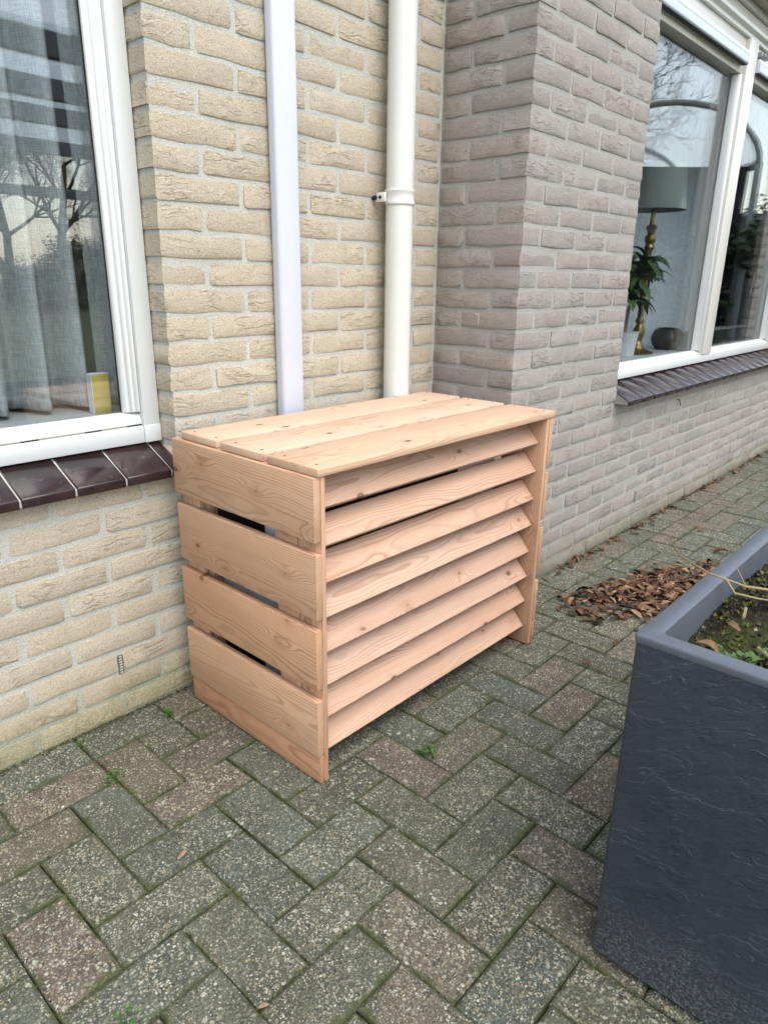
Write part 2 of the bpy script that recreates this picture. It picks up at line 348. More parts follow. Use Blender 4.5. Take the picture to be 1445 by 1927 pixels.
SILL_IN = plain('inner window board', (.40, .42, .43), .35, .4)
CASING = plain('grey casing paint', (.66, .69, .72), .4, .4)
GRILLE = plain('black grille plastic', (.012, .013, .016), .5, .4)
YELLOW = plain('yellow card', (.40, .32, .06), .7, .2, None, .08)
PAPER = plain('white paper', (.60, .62, .66), .8, .2)
def ph_mat(name, stops, rough=.85, sub=0, tr=0.):
    s = NT(name, rough, .25); ph = s.xyz(s.attr('ph'))
    c = s.ramp(ph[2], stops); c = s.mix(s.rng(s.noise(s.pos(), 120., 3, .6), .35, .7, 0., .45), c, s.mix(1., c, (.45, .42, .38), 'MULTIPLY'))
    return s.done(c, s.bump(s.noise(s.pos(), 200., 2), .5, .001))
LEAF_DRY = ph_mat('dry brown leaves', [(0, (.050, .024, .015)), (.4, (.095, .045, .026)), (.65, (.145, .073, .040)), (.85, (.23, .135, .075)), (1, (.30, .20, .12))])
LEAF_GREEN = ph_mat('small green leaves', [(0, (.035, .08, .016)), (.5, (.055, .12, .022)), (1, (.085, .16, .035))], .55)
MOSS = ph_mat('yellow green moss', [(0, (.030, .040, .010)), (.5, (.065, .076, .015)), (1, (.13, .13, .025))], .95)
EVERGREEN = ph_mat('dark evergreen leaves', [(0, (.012, .022, .010)), (.6, (.022, .04, .014)), (1, (.04, .065, .022))], .38)
PLANT_G = ph_mat('houseplant leaves', [(0, (.03, .075, .025)), (.6, (.05, .11, .035)), (1, (.08, .15, .05))], .35)
BARK = plain('tree bark', (.19, .15, .11), .95, .1, (30., .8, .01), .35)
TWIG = plain('dry twig bark', (.20, .145, .08), .75, .2, (90., .6, .002), .3)
SOIL_M = None
def soil_mat():
    s = NT('dark potting soil', .97, .1); p = s.pos(); a = s.noise(p, 60., 4, .75); b = s.noise(p, 9., 3)
    c = s.mix(s.rng(a, .35, .7), (.007, .006, .005), (.035, .029, .021)); c = s.mix(s.rng(b, .50, .64, 0., .5), c, s.mix(a, (.02, .026, .007), (.07, .08, .02)))
    return s.done(c, s.bump(a, 1., .008))
SOIL_M = soil_mat()
GROUND_M = plain('far ground', (.10, .11, .06), .95, .1, None, .3)
CONCRETE = plain('canopy grey paint', (.22, .24, .25), .6, .3, None, .1)
def poly_mat():
    s = NT('translucent roof sheet', .4, .4); t = s.t; out = t.nodes['Material Output']
    tl = s.n('BsdfTranslucent'); tl.inputs[0].default_value = (.75, .8, .82, 1); tr = s.n('BsdfTransparent'); tr.inputs[0].default_value = (.9, .93, .95, 1)
    mx = s.n('MixShader'); mx.inputs[0].default_value = .6; s.put(mx.inputs[1], tl.outputs[0]); s.put(mx.inputs[2], tr.outputs[0]); s.put(out.inputs[0], mx.outputs[0])
    return s.m
POLY = poly_mat(); FENCE = plain('dark stained boards', (.022, .024, .028), .7, .3, None, .2)

# ------------------------------------------------------------------ measured layout
WY, FY, XC = .560, .2416, 1.054            # yellow wall face, grey front face, return face
BX, BZ, Z0, J = .219, .0614, .050, .0125   # brick pitch, course pitch, top of course 0, joint
def zt(n): return Z0+BZ*n
def project(p):
    d = Vector(p)-CAM; q = d.dot(_f)
    if q < .05: return None
    return (722.5+FPX*d.dot(_r)/q, 963.5-FPX*d.dot(_u)/q, q)
BLOCKERS = [((0, 0, 0), (.90, .50, .72)), ((.035, -1.12, 0), (.95, -.623, .60)), ((XC, FY, 0), (7, 1, 3))]
def blocked(p, skip=None):
    d = Vector(p)-CAM
    for k, (a, b) in enumerate(BLOCKERS):
        if k == skip: continue
        t0, t1 = 0., .985
        for i in range(3):
            if abs(d[i]) < 1e-9:
                if not a[i] <= CAM[i] <= b[i]: t0 = 2
                continue
            u, v = (a[i]-CAM[i])/d[i], (b[i]-CAM[i])/d[i]
            t0, t1 = max(t0, min(u, v)), min(t1, max(u, v))
        if t0 < t1: return True
    return False
def screen_area(quad, skip=None):
    """pixels of a quad that the photograph shows (0 when out of frame or hidden)"""
    P = [project(q) for q in quad]
    if any(p is None for p in P): return 0
    A = abs(sum(P[i][0]*P[(i+1) % 4][1]-P[(i+1) % 4][0]*P[i][1] for i in range(4)))/2
    c = sum((Vector(q) for q in quad), Vector())/4
    pts = [c+(Vector(q)-c)*k for q in quad for k in (.15, .55, .95)]; n = 0
    for p in pts:
        s = project(p)
        if s and 0 <= s[0] <= 1445 and 0 <= s[1] <= 1927 and not blocked(p, skip): n += 1
    return A*n/len(pts)

# ------------------------------------------------------------------ ground and pavement
ground = MB().box((-60, -90, -.4), (90, 30, -.045)).build('ground', GROUND_M); ground['kind'] = 'structure'; ground['label'] = 'dull green open ground beyond the paving'
pavement = MB().box((-3.2, -4.0, -.044), (7.4, 1.0, -.011)).build('pavement', BED)
pavement['kind'] = 'structure'; pavement['label'] = 'herringbone pavement of washed concrete pavers with mossy joints'
GX, GY, PP = .1321, .0218, .1065
def paver_geo(l, w_, rng):
    """paver top at z=0, long side along x, worn edges; returns verts, faces, local coordinates"""
    hx, hy = l/2, w_/2; v = []; b = .0048
    def ring(ix, z, jit):
        out = []
        for sx, sy in ((-1, -1), (0, -1), (1, -1), (1, 1), (0, 1), (-1, 1)):
            out.append((sx*(hx-ix)+rng.uniform(-jit, jit), sy*(hy-ix)+rng.uniform(-jit, jit), z+rng.uniform(-jit, jit)*.4))
        return out
    v = ring(b*1.5, 0, .0012)+ring(b*.45, -.0018, .0012)+ring(0, -.0065, .0012)+ring(0, -.034, 0)
    f = [(0, 1, 4, 5), (1, 2, 3, 4)]
    for k in range(3):
        for i in range(6): f.append((k*6+6+i, k*6+6+(i+1) % 6, k*6+(i+1) % 6, k*6+i))
    return v, f
rng = random.Random(4)
pavers = []      # (x0,x1,y0,y1)
def clip_add(x0, x1, y0, y1):
    top = GY+4*PP if (x0+x1)/2 < XC-.02 else .120
    y1 = min(y1, top); x0 = max(x0, -2.9); x1 = min(x1, 7.1); y0 = max(y0, -3.8)
    if x1-x0 > .03 and y1-y0 > .03: pavers.append((x0, x1, y0, y1))
for a in range(-60, 80):
    for b in range(-40, 60):
        tx, ty = a+2*b, a-2*b
        if -32 < tx < 70 and -38 < ty < 10:
            clip_add(GX+tx*PP, GX+(tx+1)*PP, GY+(ty-2)*PP, GY+ty*PP)
            clip_add(GX+(tx-2)*PP, GX+tx*PP, GY+(ty-1)*PP, GY+ty*PP)
for k in range(-15, 5): pavers.append((GX+2*k*PP, GX+(2*k+2)*PP, GY+4*PP, WY+.002))
for k in range(4, 32): pavers.append((GX+(2*k+1)*PP, GX+(2*k+3)*PP, .120, FY+.003))
ranked = sorted(pavers, key=lambda q: -screen_area([(q[0], q[2], 0), (q[1], q[2], 0), (q[1], q[3], 0), (q[0], q[3], 0)]))
seen = [q for q in ranked[:300] if screen_area([(q[0], q[2], 0), (q[1], q[2], 0), (q[1], q[3], 0), (q[0], q[3], 0)]) > 0]
pm_cache = {}
def paver_place(q):
    x0, x1, y0, y1 = q; l, w_ = x1-x0, y1-y0; rot = 0
    if w_ > l: l, w_, rot = w_, l, R(90)
    g = .0012
    M = Matrix.Translation(((x0+x1)/2+rng.uniform(-.001, .001), (y0+y1)/2+rng.uniform(-.001, .001), rng.uniform(-.0028, .0006))) @ Matrix.Rotation(rot+rng.choice((0, math.pi))+R(rng.gauss(0, .35)), 4, 'Z') @ Matrix.Rotation(R(rng.gauss(0, .35)), 4, 'X') @ Matrix.Rotation(R(rng.gauss(0, .25)), 4, 'Y')
    return M, l-g, w_-g
rest = MB(); rest_pc = []
for q in pavers:
    M, l, w_ = paver_place(q)
    if q in seen:
        key = (round(l, 3), round(w_, 3), rng.randrange(5))
        if key not in pm_cache:
            v, f = paver_geo(l, w_, rng); pm_cache[key] = mesh('paver', v, f, PAVER, False, {'pc': v, 'ph': [(l/2, w_/2, 0)]*len(v)})
        o = link('paver', pm_cache[key], pavement); o.matrix_world = M
    else:
        v, f = paver_geo(l, w_, rng); rest.add([M @ Vector(p) for p in v], f, (l/2, w_/2, rng.random())); rest_pc += v
ro = rest.build('farther_pavers', PAVER, pavement); ro['kind'] = 'stuff'
a = ro.data.attributes.new('pc', 'FLOAT_VECTOR', 'POINT'); a.data.foreach_set('vector', [c for p in rest_pc for c in p])

# ------------------------------------------------------------------ brick walls
def brick_geo(l, h, d, rng, sb=.0019):
    us = (0, .05, .36, .64, .95, 1); ws = (0, .17, 1); v = []; f = []
    for j, wv in enumerate(ws):
        for i, uv in enumerate(us):
            jit = .0018
            x = (uv-.5)*l+rng.uniform(-jit, jit)*(1 if i in (0, 5) else 3); z = (wv-.5)*h+rng.uniform(-jit, jit)*(1.5 if j != 1 else 1.)
            if i in (0, 5) and j != 1: x *= .985; z *= .94
            y = rng.uniform(-.0012, .0010)-.0012
            if j == 0: y = .0012+rng.uniform(0, .0012)      # rounded lower arris, standing proud of the joint
            if j == 2: y = .0010+rng.uniform(0, .0016)
            if i in (0, 5): y = max(y, .0016+rng.uniform(0, .0018))
            v.append((x, y, z))
    for j in range(2):
        for i in range(5): a = j*6+i; f.append((a, a+1, a+7, a+6))
    ringi = [0, 1, 2, 3, 4, 5, 11, 17, 16, 15, 14, 13, 12, 6]; n = len(v)
    for k in ringi: v.append((v[k][0], d, v[k][2]))
    for k in range(14): f.append((ringi[(k+1) % 14], ringi[k], n+k, n+(k+1) % 14))
    return v, f
brick_cache = {}
def lay_bricks(parent, items, mat, limit, skip):
    """items: (centre of face, length, height, depth, rotz, quad, hide): the largest ones become objects, the rest one joined part"""
    areas = [(screen_area(it[5], skip), k) for k, it in enumerate(items)]
    keep = {k for A, k in sorted(areas, reverse=True)[:limit] if A > 12}
    mb = MB(); pcs = []
    for k, (c, l, h, d, rz, quad) in enumerate(items):
        M = Matrix.Translation(c) @ Matrix.Rotation(rz, 4, 'Z') @ Matrix.Rotation(R(rng.gauss(0, .25)), 4, 'Y')
        if k in keep:
            key = (mat.name, round(l, 3), round(h, 3), round(d, 2), rng.randrange(8))
            if key not in brick_cache:
                v, f = brick_geo(l, h, d, rng); brick_cache[key] = mesh('brick', v, f, mat, True, {'pc': v, 'ph': [(0, 0, 0)]*len(v)}); brick_cache[key].set_sharp_from_angle(angle=R(55))
            o = link('brick', brick_cache[key], parent); o.matrix_world = M
        else:
            v, f = brick_geo(l, h, d, rng); mb.add([M @ Vector(p) for p in v], f, (0, 0, rng.random())); pcs += v
    if mb.v:
        o = mb.build('farther_bricks', mat, parent, True); o['kind'] = 'stuff'
        a = o.data.attributes.new('pc', 'FLOAT_VECTOR', 'POINT'); a.data.foreach_set('vector', [c for p in pcs for c in p])
NTOP = 43; ZTOP = zt(NTOP)
def row_items(edges, x0, x1, y, n, clip=None):
    out = []
    edges = [e for e in edges if not (x0 < e < x0+.045 or x1-.035 < e < x1)]
    for a, b in zip(edges, edges[1:]):
        a2, b2 = max(a, x0), min(b-J, x1)
        if b2-a2 < .025: continue
        zz1 = zt(n)+rng.uniform(-.0008, .0008); zz0 = zt(n)-BZ+J+rng.uniform(-.0008, .0008)
        yy = y+rng.gauss(0, .0011)
        out.append((Vector(((a2+b2)/2, yy, (zz0+zz1)/2)), b2-a2, zz1-zz0, .09, 0, [(a2, y, zz0), (b2, y, zz0), (b2, y, zz1), (a2, y, zz1)]))
    return out
# yellow wall: opening for the window
LWX0, LWX1, LWZ0, LWZ1 = -1.62, .051, .600, 2.10
mr = WY+.0034
yw = MB().box((-2.8, mr, -.06), (XC+.06, WY+.10, LWZ0)).box((LWX1+.004, mr, LWZ0), (XC+.06, WY+.10, ZTOP)).box((-2.8, mr, LWZ0), (LWX0-.004, WY+.10, ZTOP)).box((LWX0-.004, mr, LWZ1), (LWX1+.004, WY+.10, ZTOP)).build('yellow_brick_wall', MORTAR_Y)
tag(yw, 'pale yellow brick wall behind the wooden cover and under the left window', 'wall', kind='thing')
items = []
YX0 = -.367
for n in range(0, NTOP+1):
    sh = YX0+(BX/2 if n % 2 else 0); edges = [sh+BX*k for k in range(-13, 9)]
    lo, hi = zt(n)-BZ, zt(n)
    if hi < LWZ0+.01 or lo > LWZ1-.02: items += row_items(edges, -2.8, XC-.004, WY, n)
    elif hi < LWZ0+.075:        # course behind the sill tiles
        items += row_items(edges, LWX1+.001, XC-.004, WY, n)+row_items(edges, -2.8, LWX0, WY, n)
    else:
        e2 = [e for e in edges]
        items += row_items(e2, LWX1, XC-.004, WY, n)+row_items(e2, -2.8, LWX0, WY, n)
lay_bricks(yw, items, BRICK_Y, 300, None)
# grey projecting wall: return face and window face
RWX0, RWX1, RWZ0, RWZ1, XE = 1.828, 4.092, .600, 2.205, 7.0
gm = FY+.0030
gw = MB().box((XC+.0045, gm, -.06), (XE, FY+.10, RWZ0)).box((XC+.0045, gm, RWZ0), (RWX0-.004, FY+.10, ZTOP)).box((RWX1+.004, gm, RWZ0), (XE, FY+.10, ZTOP)).box((RWX0-.004, gm, RWZ1+.06), (RWX1+.004, FY+.10, ZTOP)).box((XC+.0045, FY+.10, -.06), (XC+.10, WY+.10, ZTOP)).build('grey_brick_wall', MORTAR_G)
tag(gw, 'grey brick wall of the projecting bay with its outer corner beside the cover', 'wall', kind='thing')
items = []
for n in range(0, NTOP+1):
    hi, lo = zt(n), zt(n)-BZ
    if n % 2 == 0: edges = [XC+BX*k for k in range(0, 28)]
    else: edges = [XC+BX/2+BX*k for k in range(0, 28)]
    if hi < RWZ0+.01 or lo > RWZ1+.05: items += row_items(edges, XC, XE, FY, n)
    else: items += row_items(edges, XC, RWX0, FY, n)+row_items(edges, RWX1, XE, FY, n)
    z1, z0 = hi+rng.uniform(-.0008, .0008), lo+J+rng.uniform(-.0008, .0008)
    segs = [(FY+.10+J*.6, WY-.004)] if n % 2 == 0 else [(FY, FY+BX-J), (FY+BX, WY-.004)]
    for a, b in segs:
        xx = XC+rng.gauss(0, .0010)
        items.append((Vector((xx, (a+b)/2, (z0+z1)/2)), b-a, z1-z0, .095, R(-90), [(XC, a, z0), (XC, b, z0), (XC, b, z1), (XC, a, z1)]))
lay_bricks(gw, items, BRICK_G, 300, 2)
# chalk figure on the return wall
m = MB().box((XC-.0030, .3795, .933), (XC-.0022, .3825, .966)).box((XC-.0030, .3825, .9615), (XC-.0022, .394, .9655))
o = m.build('chalk_mark', plain('white chalk', (.50, .47, .44), .95, .1), gw); o['label'] = 'small white chalk figure one on a brick of the return wall'
# open-joint vents
def joint_vent(x, y, z, parent):
    m = MB().box((x-.0065, y-.001, z-.025), (x-.0040, y+.003, z+.025)); m.box((x+.0040, y-.001, z-.025), (x+.0065, y+.003, z+.025)); m.box((x-.0040, y+.0022, z-.025), (x+.0040, y+.003, z+.025))
    o = m.build('joint_vent', VENT_D, parent); m = MB()
    for k in range(7): m.box((x-.0040, y-.0005, z-.024+k*.0072), (x+.0040, y+.0020, z-.0208+k*.0072))
    m.build('vent_bars', VENT_L, o)
VENT_D = plain('dark vent plastic', (.10, .10, .09), .6); VENT_L = plain('pale vent plastic', (.42, .41, .37), .6)
joint_vent(-.1545, WY-.001, zt(2)-.030, yw); joint_vent(2.158, FY-.0005, zt(2)-.030, gw); joint_vent(3.09, FY-.0005, zt(2)-.030, gw)
# small wall hook under the bay sill
MB().tube([(2.51, FY+.01, .548), (2.51, FY-.008, .545), (2.515, FY-.010, .530), (2.52, FY-.012, .518)], .0025, 6).build('hook', DARK, gw)
# rooms behind the windows
rs = MB().box((-2.8, 3.4, -.04), (XE, 3.5, ZTOP)).box((-2.9, WY+.10, -.04), (-2.8, 3.5, ZTOP)).box((XE, FY, -.04), (XE+.1, 3.5, ZTOP)).box((-2.9, WY+.1005, ZTOP-.15), (XE+.1, 3.5, ZTOP+.02)).box((XC+.1005, FY+.1005, ZTOP-.15), (XE, WY+.100, ZTOP+.02)).box((-2.8, WY+.101, -.05), (XE, 3.4, .02)).build('interior_walls', ROOM)
rs['kind'] = 'structure'; rs['label'] = 'dim plastered room seen through the windows'

# ------------------------------------------------------------------ windows
def bar(mb, x0, x1, y0, y1, z0, z1): return mb.box((x0, y0, z0), (x1, y1, z1))
def glazing(parent, x0, x1, z0, z1, y):
    MB().box((x0, y, z0), (x1, y+.004, z1)).build('pane', GLASS, parent)
    MB().box((x0, y+.018, z0), (x1, y+.022, z1)).build('inner_pane', GLASS_IN, parent)
lw = link('window'); lw.location = (0, 0, 0); tag(lw, 'white framed window with grey linen curtains above brown sill tiles', 'window', kind='thing')
LF = .625
f = MB(); bar(f, .006, LWX1-.001, LF, LF+.075, .673, LWZ1); f.build('frame_jamb', FRAME_W, lw, bevel=.003)
f = MB(); bar(f, LWX0, .0055, LF, LF+.075, .673, .715); f.build('frame_bottom', FRAME_W, lw, bevel=.003)
f = MB(); bar(f, .0055, LWX1-.001, LF-.0015, LF+.002, .673, .7155); f.build('corner_block', FRAME_W, lw, bevel=.001)
f = MB(); bar(f, LWX0, LWX0+.045, LF, LF+.075, .715, LWZ1); bar(f, LWX0+.045, .006, LF, LF+.075, LWZ1-.045, LWZ1); f.build('frame_head', FRAME_W, lw, bevel=.003)
f = MB()    # stepped glazing bead, right and bottom
prof = [(.0055, LF+.010), (-.006, LF+.010), (-.009, LF+.014), (-.018, LF+.014), (-.021, LF+.019), (-.032, LF+.024), (-.034, LF+.034), (.0055, LF+.034)]
f.prism(prof, 'z', .7485, LWZ1-.045); f.build('glazing_bead', FRAME_W, lw, bevel=.0012, seg=1)
f = MB(); pz = [(LF+.008, .7185), (LF+.008, .728), (LF+.012, .731), (LF+.014, .740), (LF+.028, .748), (LF+.034, .7485), (LF+.034, .7185)]
f.prism(pz, 'x', LWX0+.045, .0055); f.build('glazing_bead', FRAME_W, lw, bevel=.0012, seg=1)
MB().box((LWX0+.045, LF+.013, .7152), (.005, LF+.03, .7183)).build('seal', plain('yellowed seal', (.52, .46, .34), .7), lw)
for xx in (-.26, -.115, -.01): MB().box((xx-.022, LF+.0115, .7150), (xx+.018, LF+.029, .7186)).build('drain_slot', DARK, lw)
glazing(lw, LWX0+.04, -.030, .744, LWZ1-.04, .660)
MB().box((-.0345, .6545, .7475), (-.0315, .6605, LWZ1-.05)).build('gasket', DARK, lw)
# sill tiles, yellow wall
def sill(name, label, x0, edges, yf, zf, yb, zb, th, mat_joint):
    body = MB().prism([(yf+.006, zf-th+.002), (yf+.006, zf-.005), (yb, zb-.005), (yb, zf-th+.002)], 'x', edges[0]+.001, edges[-1]-.001)
    root = body.build(name, mat_joint); tag(root, label, 'window sill', kind='thing')
    for a, b in zip(edges, edges[1:]):
        t = MB().prism([(yf, zf-th), (yf+rng.uniform(-.001, .001), zf), (yb, zb+rng.uniform(-.0008, .0008)), (yb, zb-.012), (yf+.03, zf-.009), (yf+.028, zf-th)], 'x', a+.0028, b-.0028)
        t.build('tile', TILE, root, bevel=.0022)
    return root
GROUT = plain('pale grout', (.50, .49, .46), .9, .2, (160., .7, .002), .12)
GROUT_D = plain('grey grout', (.24, .22, .20), .9, .2, (160., .7, .002), .15)
sill('window_sill', 'dark brown glazed tile sill under the white framed window, pale joints', 0, [.016-.118*k for k in range(14, 0, -1)]+[.016, .050], .528, .622, .640, .672, .021, GROUT)
rse = [1.822]+[1.947+.1205*k for k in range(0, 18)]+[4.11]
sill('window_sill', 'long dark tile sill under the wide window of the grey bay wall', 0, rse, .182, .622, .305, .684, .019, GROUT_D)
# wide right window
rw = link('window'); tag(rw, 'wide white window in the grey bay wall with lamp and plant inside', 'window', kind='thing')
RF = .292
f = MB(); bar(f, RWX0, RWX1, RF, RF+.08, .685, .722); f.build('frame_bottom', FRAME_W, rw, bevel=.003)
f = MB(); bar(f, RWX0, RWX0+.05, RF, RF+.08, .7225, 2.10); f.build('frame_jamb', FRAME_W, rw, bevel=.003)
f = MB(); bar(f, RWX1-.055, RWX1, RF, RF+.08, .7225, 2.10); f.build('frame_jamb', FRAME_W, rw, bevel=.003)
f = MB(); bar(f, 2.885, 3.005, RF-.004, RF+.08, .7225, 2.10); f.build('mullion', FRAME_C, rw, bevel=.003)
f = MB(); bar(f, RWX0, RWX1, RF, RF+.08, 2.1005, 2.185); f.build('frame_head', FRAME_C, rw, bevel=.004)
f = MB(); f.prism([(RF-.016, 2.125), (RF-.016, 2.14), (RF, 2.15), (RF, 2.115)], 'x', RWX0, RWX1); f.build('drip_moulding', FRAME_C, rw, bevel=.002)
for xa, xb in ((RWX0+.05, 2.885), (3.005, RWX1-.055)):
    f = MB(); f.prism([(RF+.008, .7225), (RF+.008, .729), (RF+.030, .742), (RF+.048, .743), (RF+.048, .7225)], 'x', xa, xb); f.build('glazing_bead', FRAME_W, rw, bevel=.001, seg=1)
    f = MB(); f.prism([(xb, RF+.010), (xb-.012, RF+.010), (xb-.024, RF+.030), (xb-.025, RF+.048), (xb, RF+.048)], 'z', .7435, 1.9595); f.build('glazing_bead', FRAME_W, rw, bevel=.001, seg=1)
    f = MB(); f.prism([(xa, RF+.010), (xa+.012, RF+.010), (xa+.024, RF+.030), (xa+.025, RF+.048), (xa, RF+.048)], 'z', .7435, 1.9595); f.build('glazing_bead', FRAME_W, rw, bevel=.001, seg=1)
    f = MB(); bar(f, xa, xb, RF+.014, RF+.07, 1.960, 2.10); f.build('vent_rail', FRAME_C, rw, bevel=.003)
    glazing(rw, xa+.01, xb-.01, .735, 1.975, RF+.048)
    v = MB(); v.prism([(RF-.018, 1.986), (RF-.022, 1.991), (RF-.022, 2.018), (RF-.019, 2.0185), (RF-.019, 2.0205), (RF-.021, 2.0215), (RF-.016, 2.040), (RF+.0135, 2.040), (RF+.0135, 1.986)], 'x', xa+.006, xb-.035)
    vo = v.build('vent_strip', VENT_W, rw, bevel=.001, seg=1)
    MB().box((xa+.012, RF-.017, 1.9835), (xb-.04, RF+.004, 1.9856)).build('vent_shade_strip', DARK, vo)  # dark strip paints the shade beneath the vent
for k in range(7): MB().box((RWX0+.14+k*.135, RF+.0095, .7215), (RWX0+.17+k*.135, RF+.014, .7242)).build('drain_slot', DARK, rw)
MB().box((3.03, RF-.012, 2.058), (3.14, RF+.012, 2.074)).tube([(3.05, RF-.014, 2.066), (3.125, RF-.014, 2.066)], .006, 8).build('vent_hinge', STEEL, rw)
# lintel
lt = MB().box((RWX0-.06, FY-.030, 2.212), (RWX1+.06, FY+.10, 2.232)).box((RWX0-.06, FY+.03, 2.232), (RWX1+.06, FY+.10, 2.262)).build('lintel', LINTEL)
tag(lt, 'thin weathered grey lintel above the wide bay window', 'lintel', kind='thing')
MB().box((RWX0-.003, FY+.035, 2.186), (RWX1, FY+.09, 2.2115)).build('sealing_board', FRAME_W, rw)

# ------------------------------------------------------------------ inside the left window
MB().box((LWX0, .702, .700), (LWX1, .93, .741)).build('inner_sill', SILL_IN, lw, bevel=.003)
def curtain(name, label, x0, x1, y, z0, z1, period, amp, mat, phase=0, seed=1, hem=None):
    g = random.Random(seed); n = int((x1-x0)/.006)+1; v = []; f = []
    zs = [z0, z0+.02, z0+.3*(z1-z0), z0+.65*(z1-z0), z1]
    for k, z in enumerate(zs):
        for i in range(n):
            x = x0+(x1-x0)*i/(n-1); t = (x+phase)/period*2*math.pi+.25*math.sin(x*23+seed)
            yy = y+amp*(math.sin(t)+.35*math.sin(2*t+1.1))*(1-.25*k/4)+.006*math.sin(z*5+x*9)
            v.append((x+.008*math.sin(t+1.5), yy, z))
    for k in range(len(zs)-1):
        for i in range(n-1): a = k*n+i; f.append((a, a+1, a+n+1, a+n))
    m = n*len(zs); v += [(p[0], p[1]+.0015, p[2]) for p in v]; f += [tuple(i+m for i in reversed(q)) for q in f]
    for i in range(n-1): f.append((i, i+m, i+1+m, i+1)); k = m-n+i; f.append((k+1, k+1+m, k+m, k))
    o = link(name, mesh(name, v, f, mat, True)); tag(o, label, 'curtain', kind='thing'); return o
curtain('curtain', 'grey linen curtain in deep folds at the outer edge behind the left window', -.72, -.052, .83, .752, 2.30, .100, .050, CURTAIN_L, .135, 3)
curtain('curtain', 'narrow grey linen curtain next to the yellow carton', -.012, .13, .805, .752, 2.30, .110, .022, CURTAIN_L, .03, 5)
cb = MB().box((-.0695, .718, .7415), (-.026, .742, .836)).build('carton', YELLOW, None, bevel=.0015)
tag(cb, 'yellow carton standing on the inner sill in the window corner', 'carton')
MB().box((-.0715, .7175, .7417), (-.0698, .7425, .8365)).build('carton_edge', PAPER, cb); MB().box((-.0695, .7175, .8362), (-.026, .7425, .8378)).build('carton_lid', PAPER, cb)

# ------------------------------------------------------------------ inside the right window
MB().box((RWX0, .373, .700), (RWX1, .66, .735)).build('inner_sill', SILL_IN, rw, bevel=.003)
LX, LY, LZ = 2.555, .492, .7352
lamp = link('table_lamp'); lamp.location = (LX, LY, LZ); tag(lamp, 'tall brass table lamp with a grey-green drum shade behind the bay window', 'lamp')
MB().lathe([(0, 0), (.078, 0), (.080, .006), (.066, .014), (.040, .022), (.030, .034), (.027, .045), (0, .046)]).build('foot', BRASS, lamp, 'auto')
MB().lathe([(.024, .045), (.017, .060), (.026, .085), (.029, .105), (.022, .125), (.014, .140), (.022, .150), (.022, .158), (.015, .168), (.013, .30), (.012, .43), (.016, .47), (.024, .485), (.018, .50), (.025, .515), (.026, .53), (.016, .545), (.022, .565), (.026, .575), (.012, .585), (.010, .66), (.016, .665), (.014, .70)]).build('stem', BRASS, lamp, 'auto')
sh = MB().lathe([(.136, .645), (.139, .647), (.120, .835), (.118, .836), (.132, .651), (.136, .645)], seg=40).build('lamp_shade', SHADE, lamp, 'auto')
MB().tube([(-.14, 0, .66), (.14, 0, .66)], .002, 5).tube([(0, -.14, .66), (0, .14, .66)], .002, 5).build('shade_ring', BRASS, lamp)
va = MB().lathe([(0, 0), (.055, 0), (.078, .025), (.086, .055), (.074, .090), (.052, .108), (.046, .106), (.05, .10), (0, .06)], seg=9).build('vase', VASE, None, bevel=.006)
va.location = (2.912, .487, .7352); va.rotation_euler = (0, 0, .3); tag(va, 'squat faceted dark vase on the inner sill beside the mullion', 'vase')
def strap_leaf(mb, base, az, el, L, W, droop, g, n=6):
    d = Vector((math.cos(az)*math.cos(el), math.sin(az)*math.cos(el), math.sin(el))); p = Vector(base); side = Vector((-math.sin(az), math.cos(az), 0)); v = []; f = []
    for i in range(n+1):
        t = i/n; wd = W*math.sin(math.pi*min(1, .12+t*.88))**.8; v += [p+side*wd*.5+Vector((0, 0, wd*.18)), p, p-side*wd*.5+Vector((0, 0, wd*.18))]
        p = p+d*(L/n); d = (d+Vector((0, 0, -droop/n))).normalized()
    for i in range(n): a = i*3; f += [(a, a+1, a+4, a+3), (a+1, a+2, a+5, a+4)]
    mb.add(v, f, (0, 0, g.random()))
g = random.Random(8)
hp = link('houseplant'); hp.location = (2.42, .50, .7352); tag(hp, 'green houseplant with long drooping leaves around the brass lamp stem', 'plant')
MB().lathe([(0, 0), (.05, 0), (.062, .10), (.066, .11), (.058, .108), (.05, .09), (0, .09)]).build('pot', CASING, hp, 'auto')
MB().tube([(0, 0, .09), (.03, .01, .2), (.07, 0, .34)], [.009, .008, .006], 7).build('stem', BARK, hp)
m = MB()
for k in range(96): 
    t = g.random(); strap_leaf(m, (.03+.095*t, g.uniform(-.012, .012), .24+.20*t), g.uniform(-math.pi, math.pi), g.uniform(-.3, 1.0), g.uniform(.10, .17), g.uniform(.028, .046), g.uniform(.8, 2.2), g)
o = m.build('leaves', PLANT_G, hp, True)
curtain('curtain', 'pale pleated sheer curtain behind the brass lamp', 2.30, 4.42, .84, .05, 2.30, .085, .010, CURTAIN_R, 0, 7)
curtain('curtain', 'near-black gap sheet added for the dark opening right of the mullion', 4.47, 4.95, .86, .05, 2.30, .13, .018, DARK_GAP, 0, 9)  # added sheet, its near-black colour stands for the unlit gap
curtain('curtain', 'pale grey sheer curtain between the near-black gap sheet and the beige drape', 5.0, 5.36, .86, .05, 2.30, .10, .010, CURTAIN_R, 0, 10)
curtain('curtain', 'beige drape at the far end of the bay window', 5.40, 6.3, .86, .05, 2.30, .13, .02, CURTAIN_B, 0, 11)
rad = link('radiator'); tag(rad, 'long black radiator cover standing low behind the second pane', 'radiator')
MB().box((3.05, .40, .7352), (3.98, .46, .815)).build('body', GRILLE, rad, bevel=.004); MB().box((3.05, .395, .8152), (3.98, .47, .823)).build('top_plate', STEEL, rad, bevel=.002)

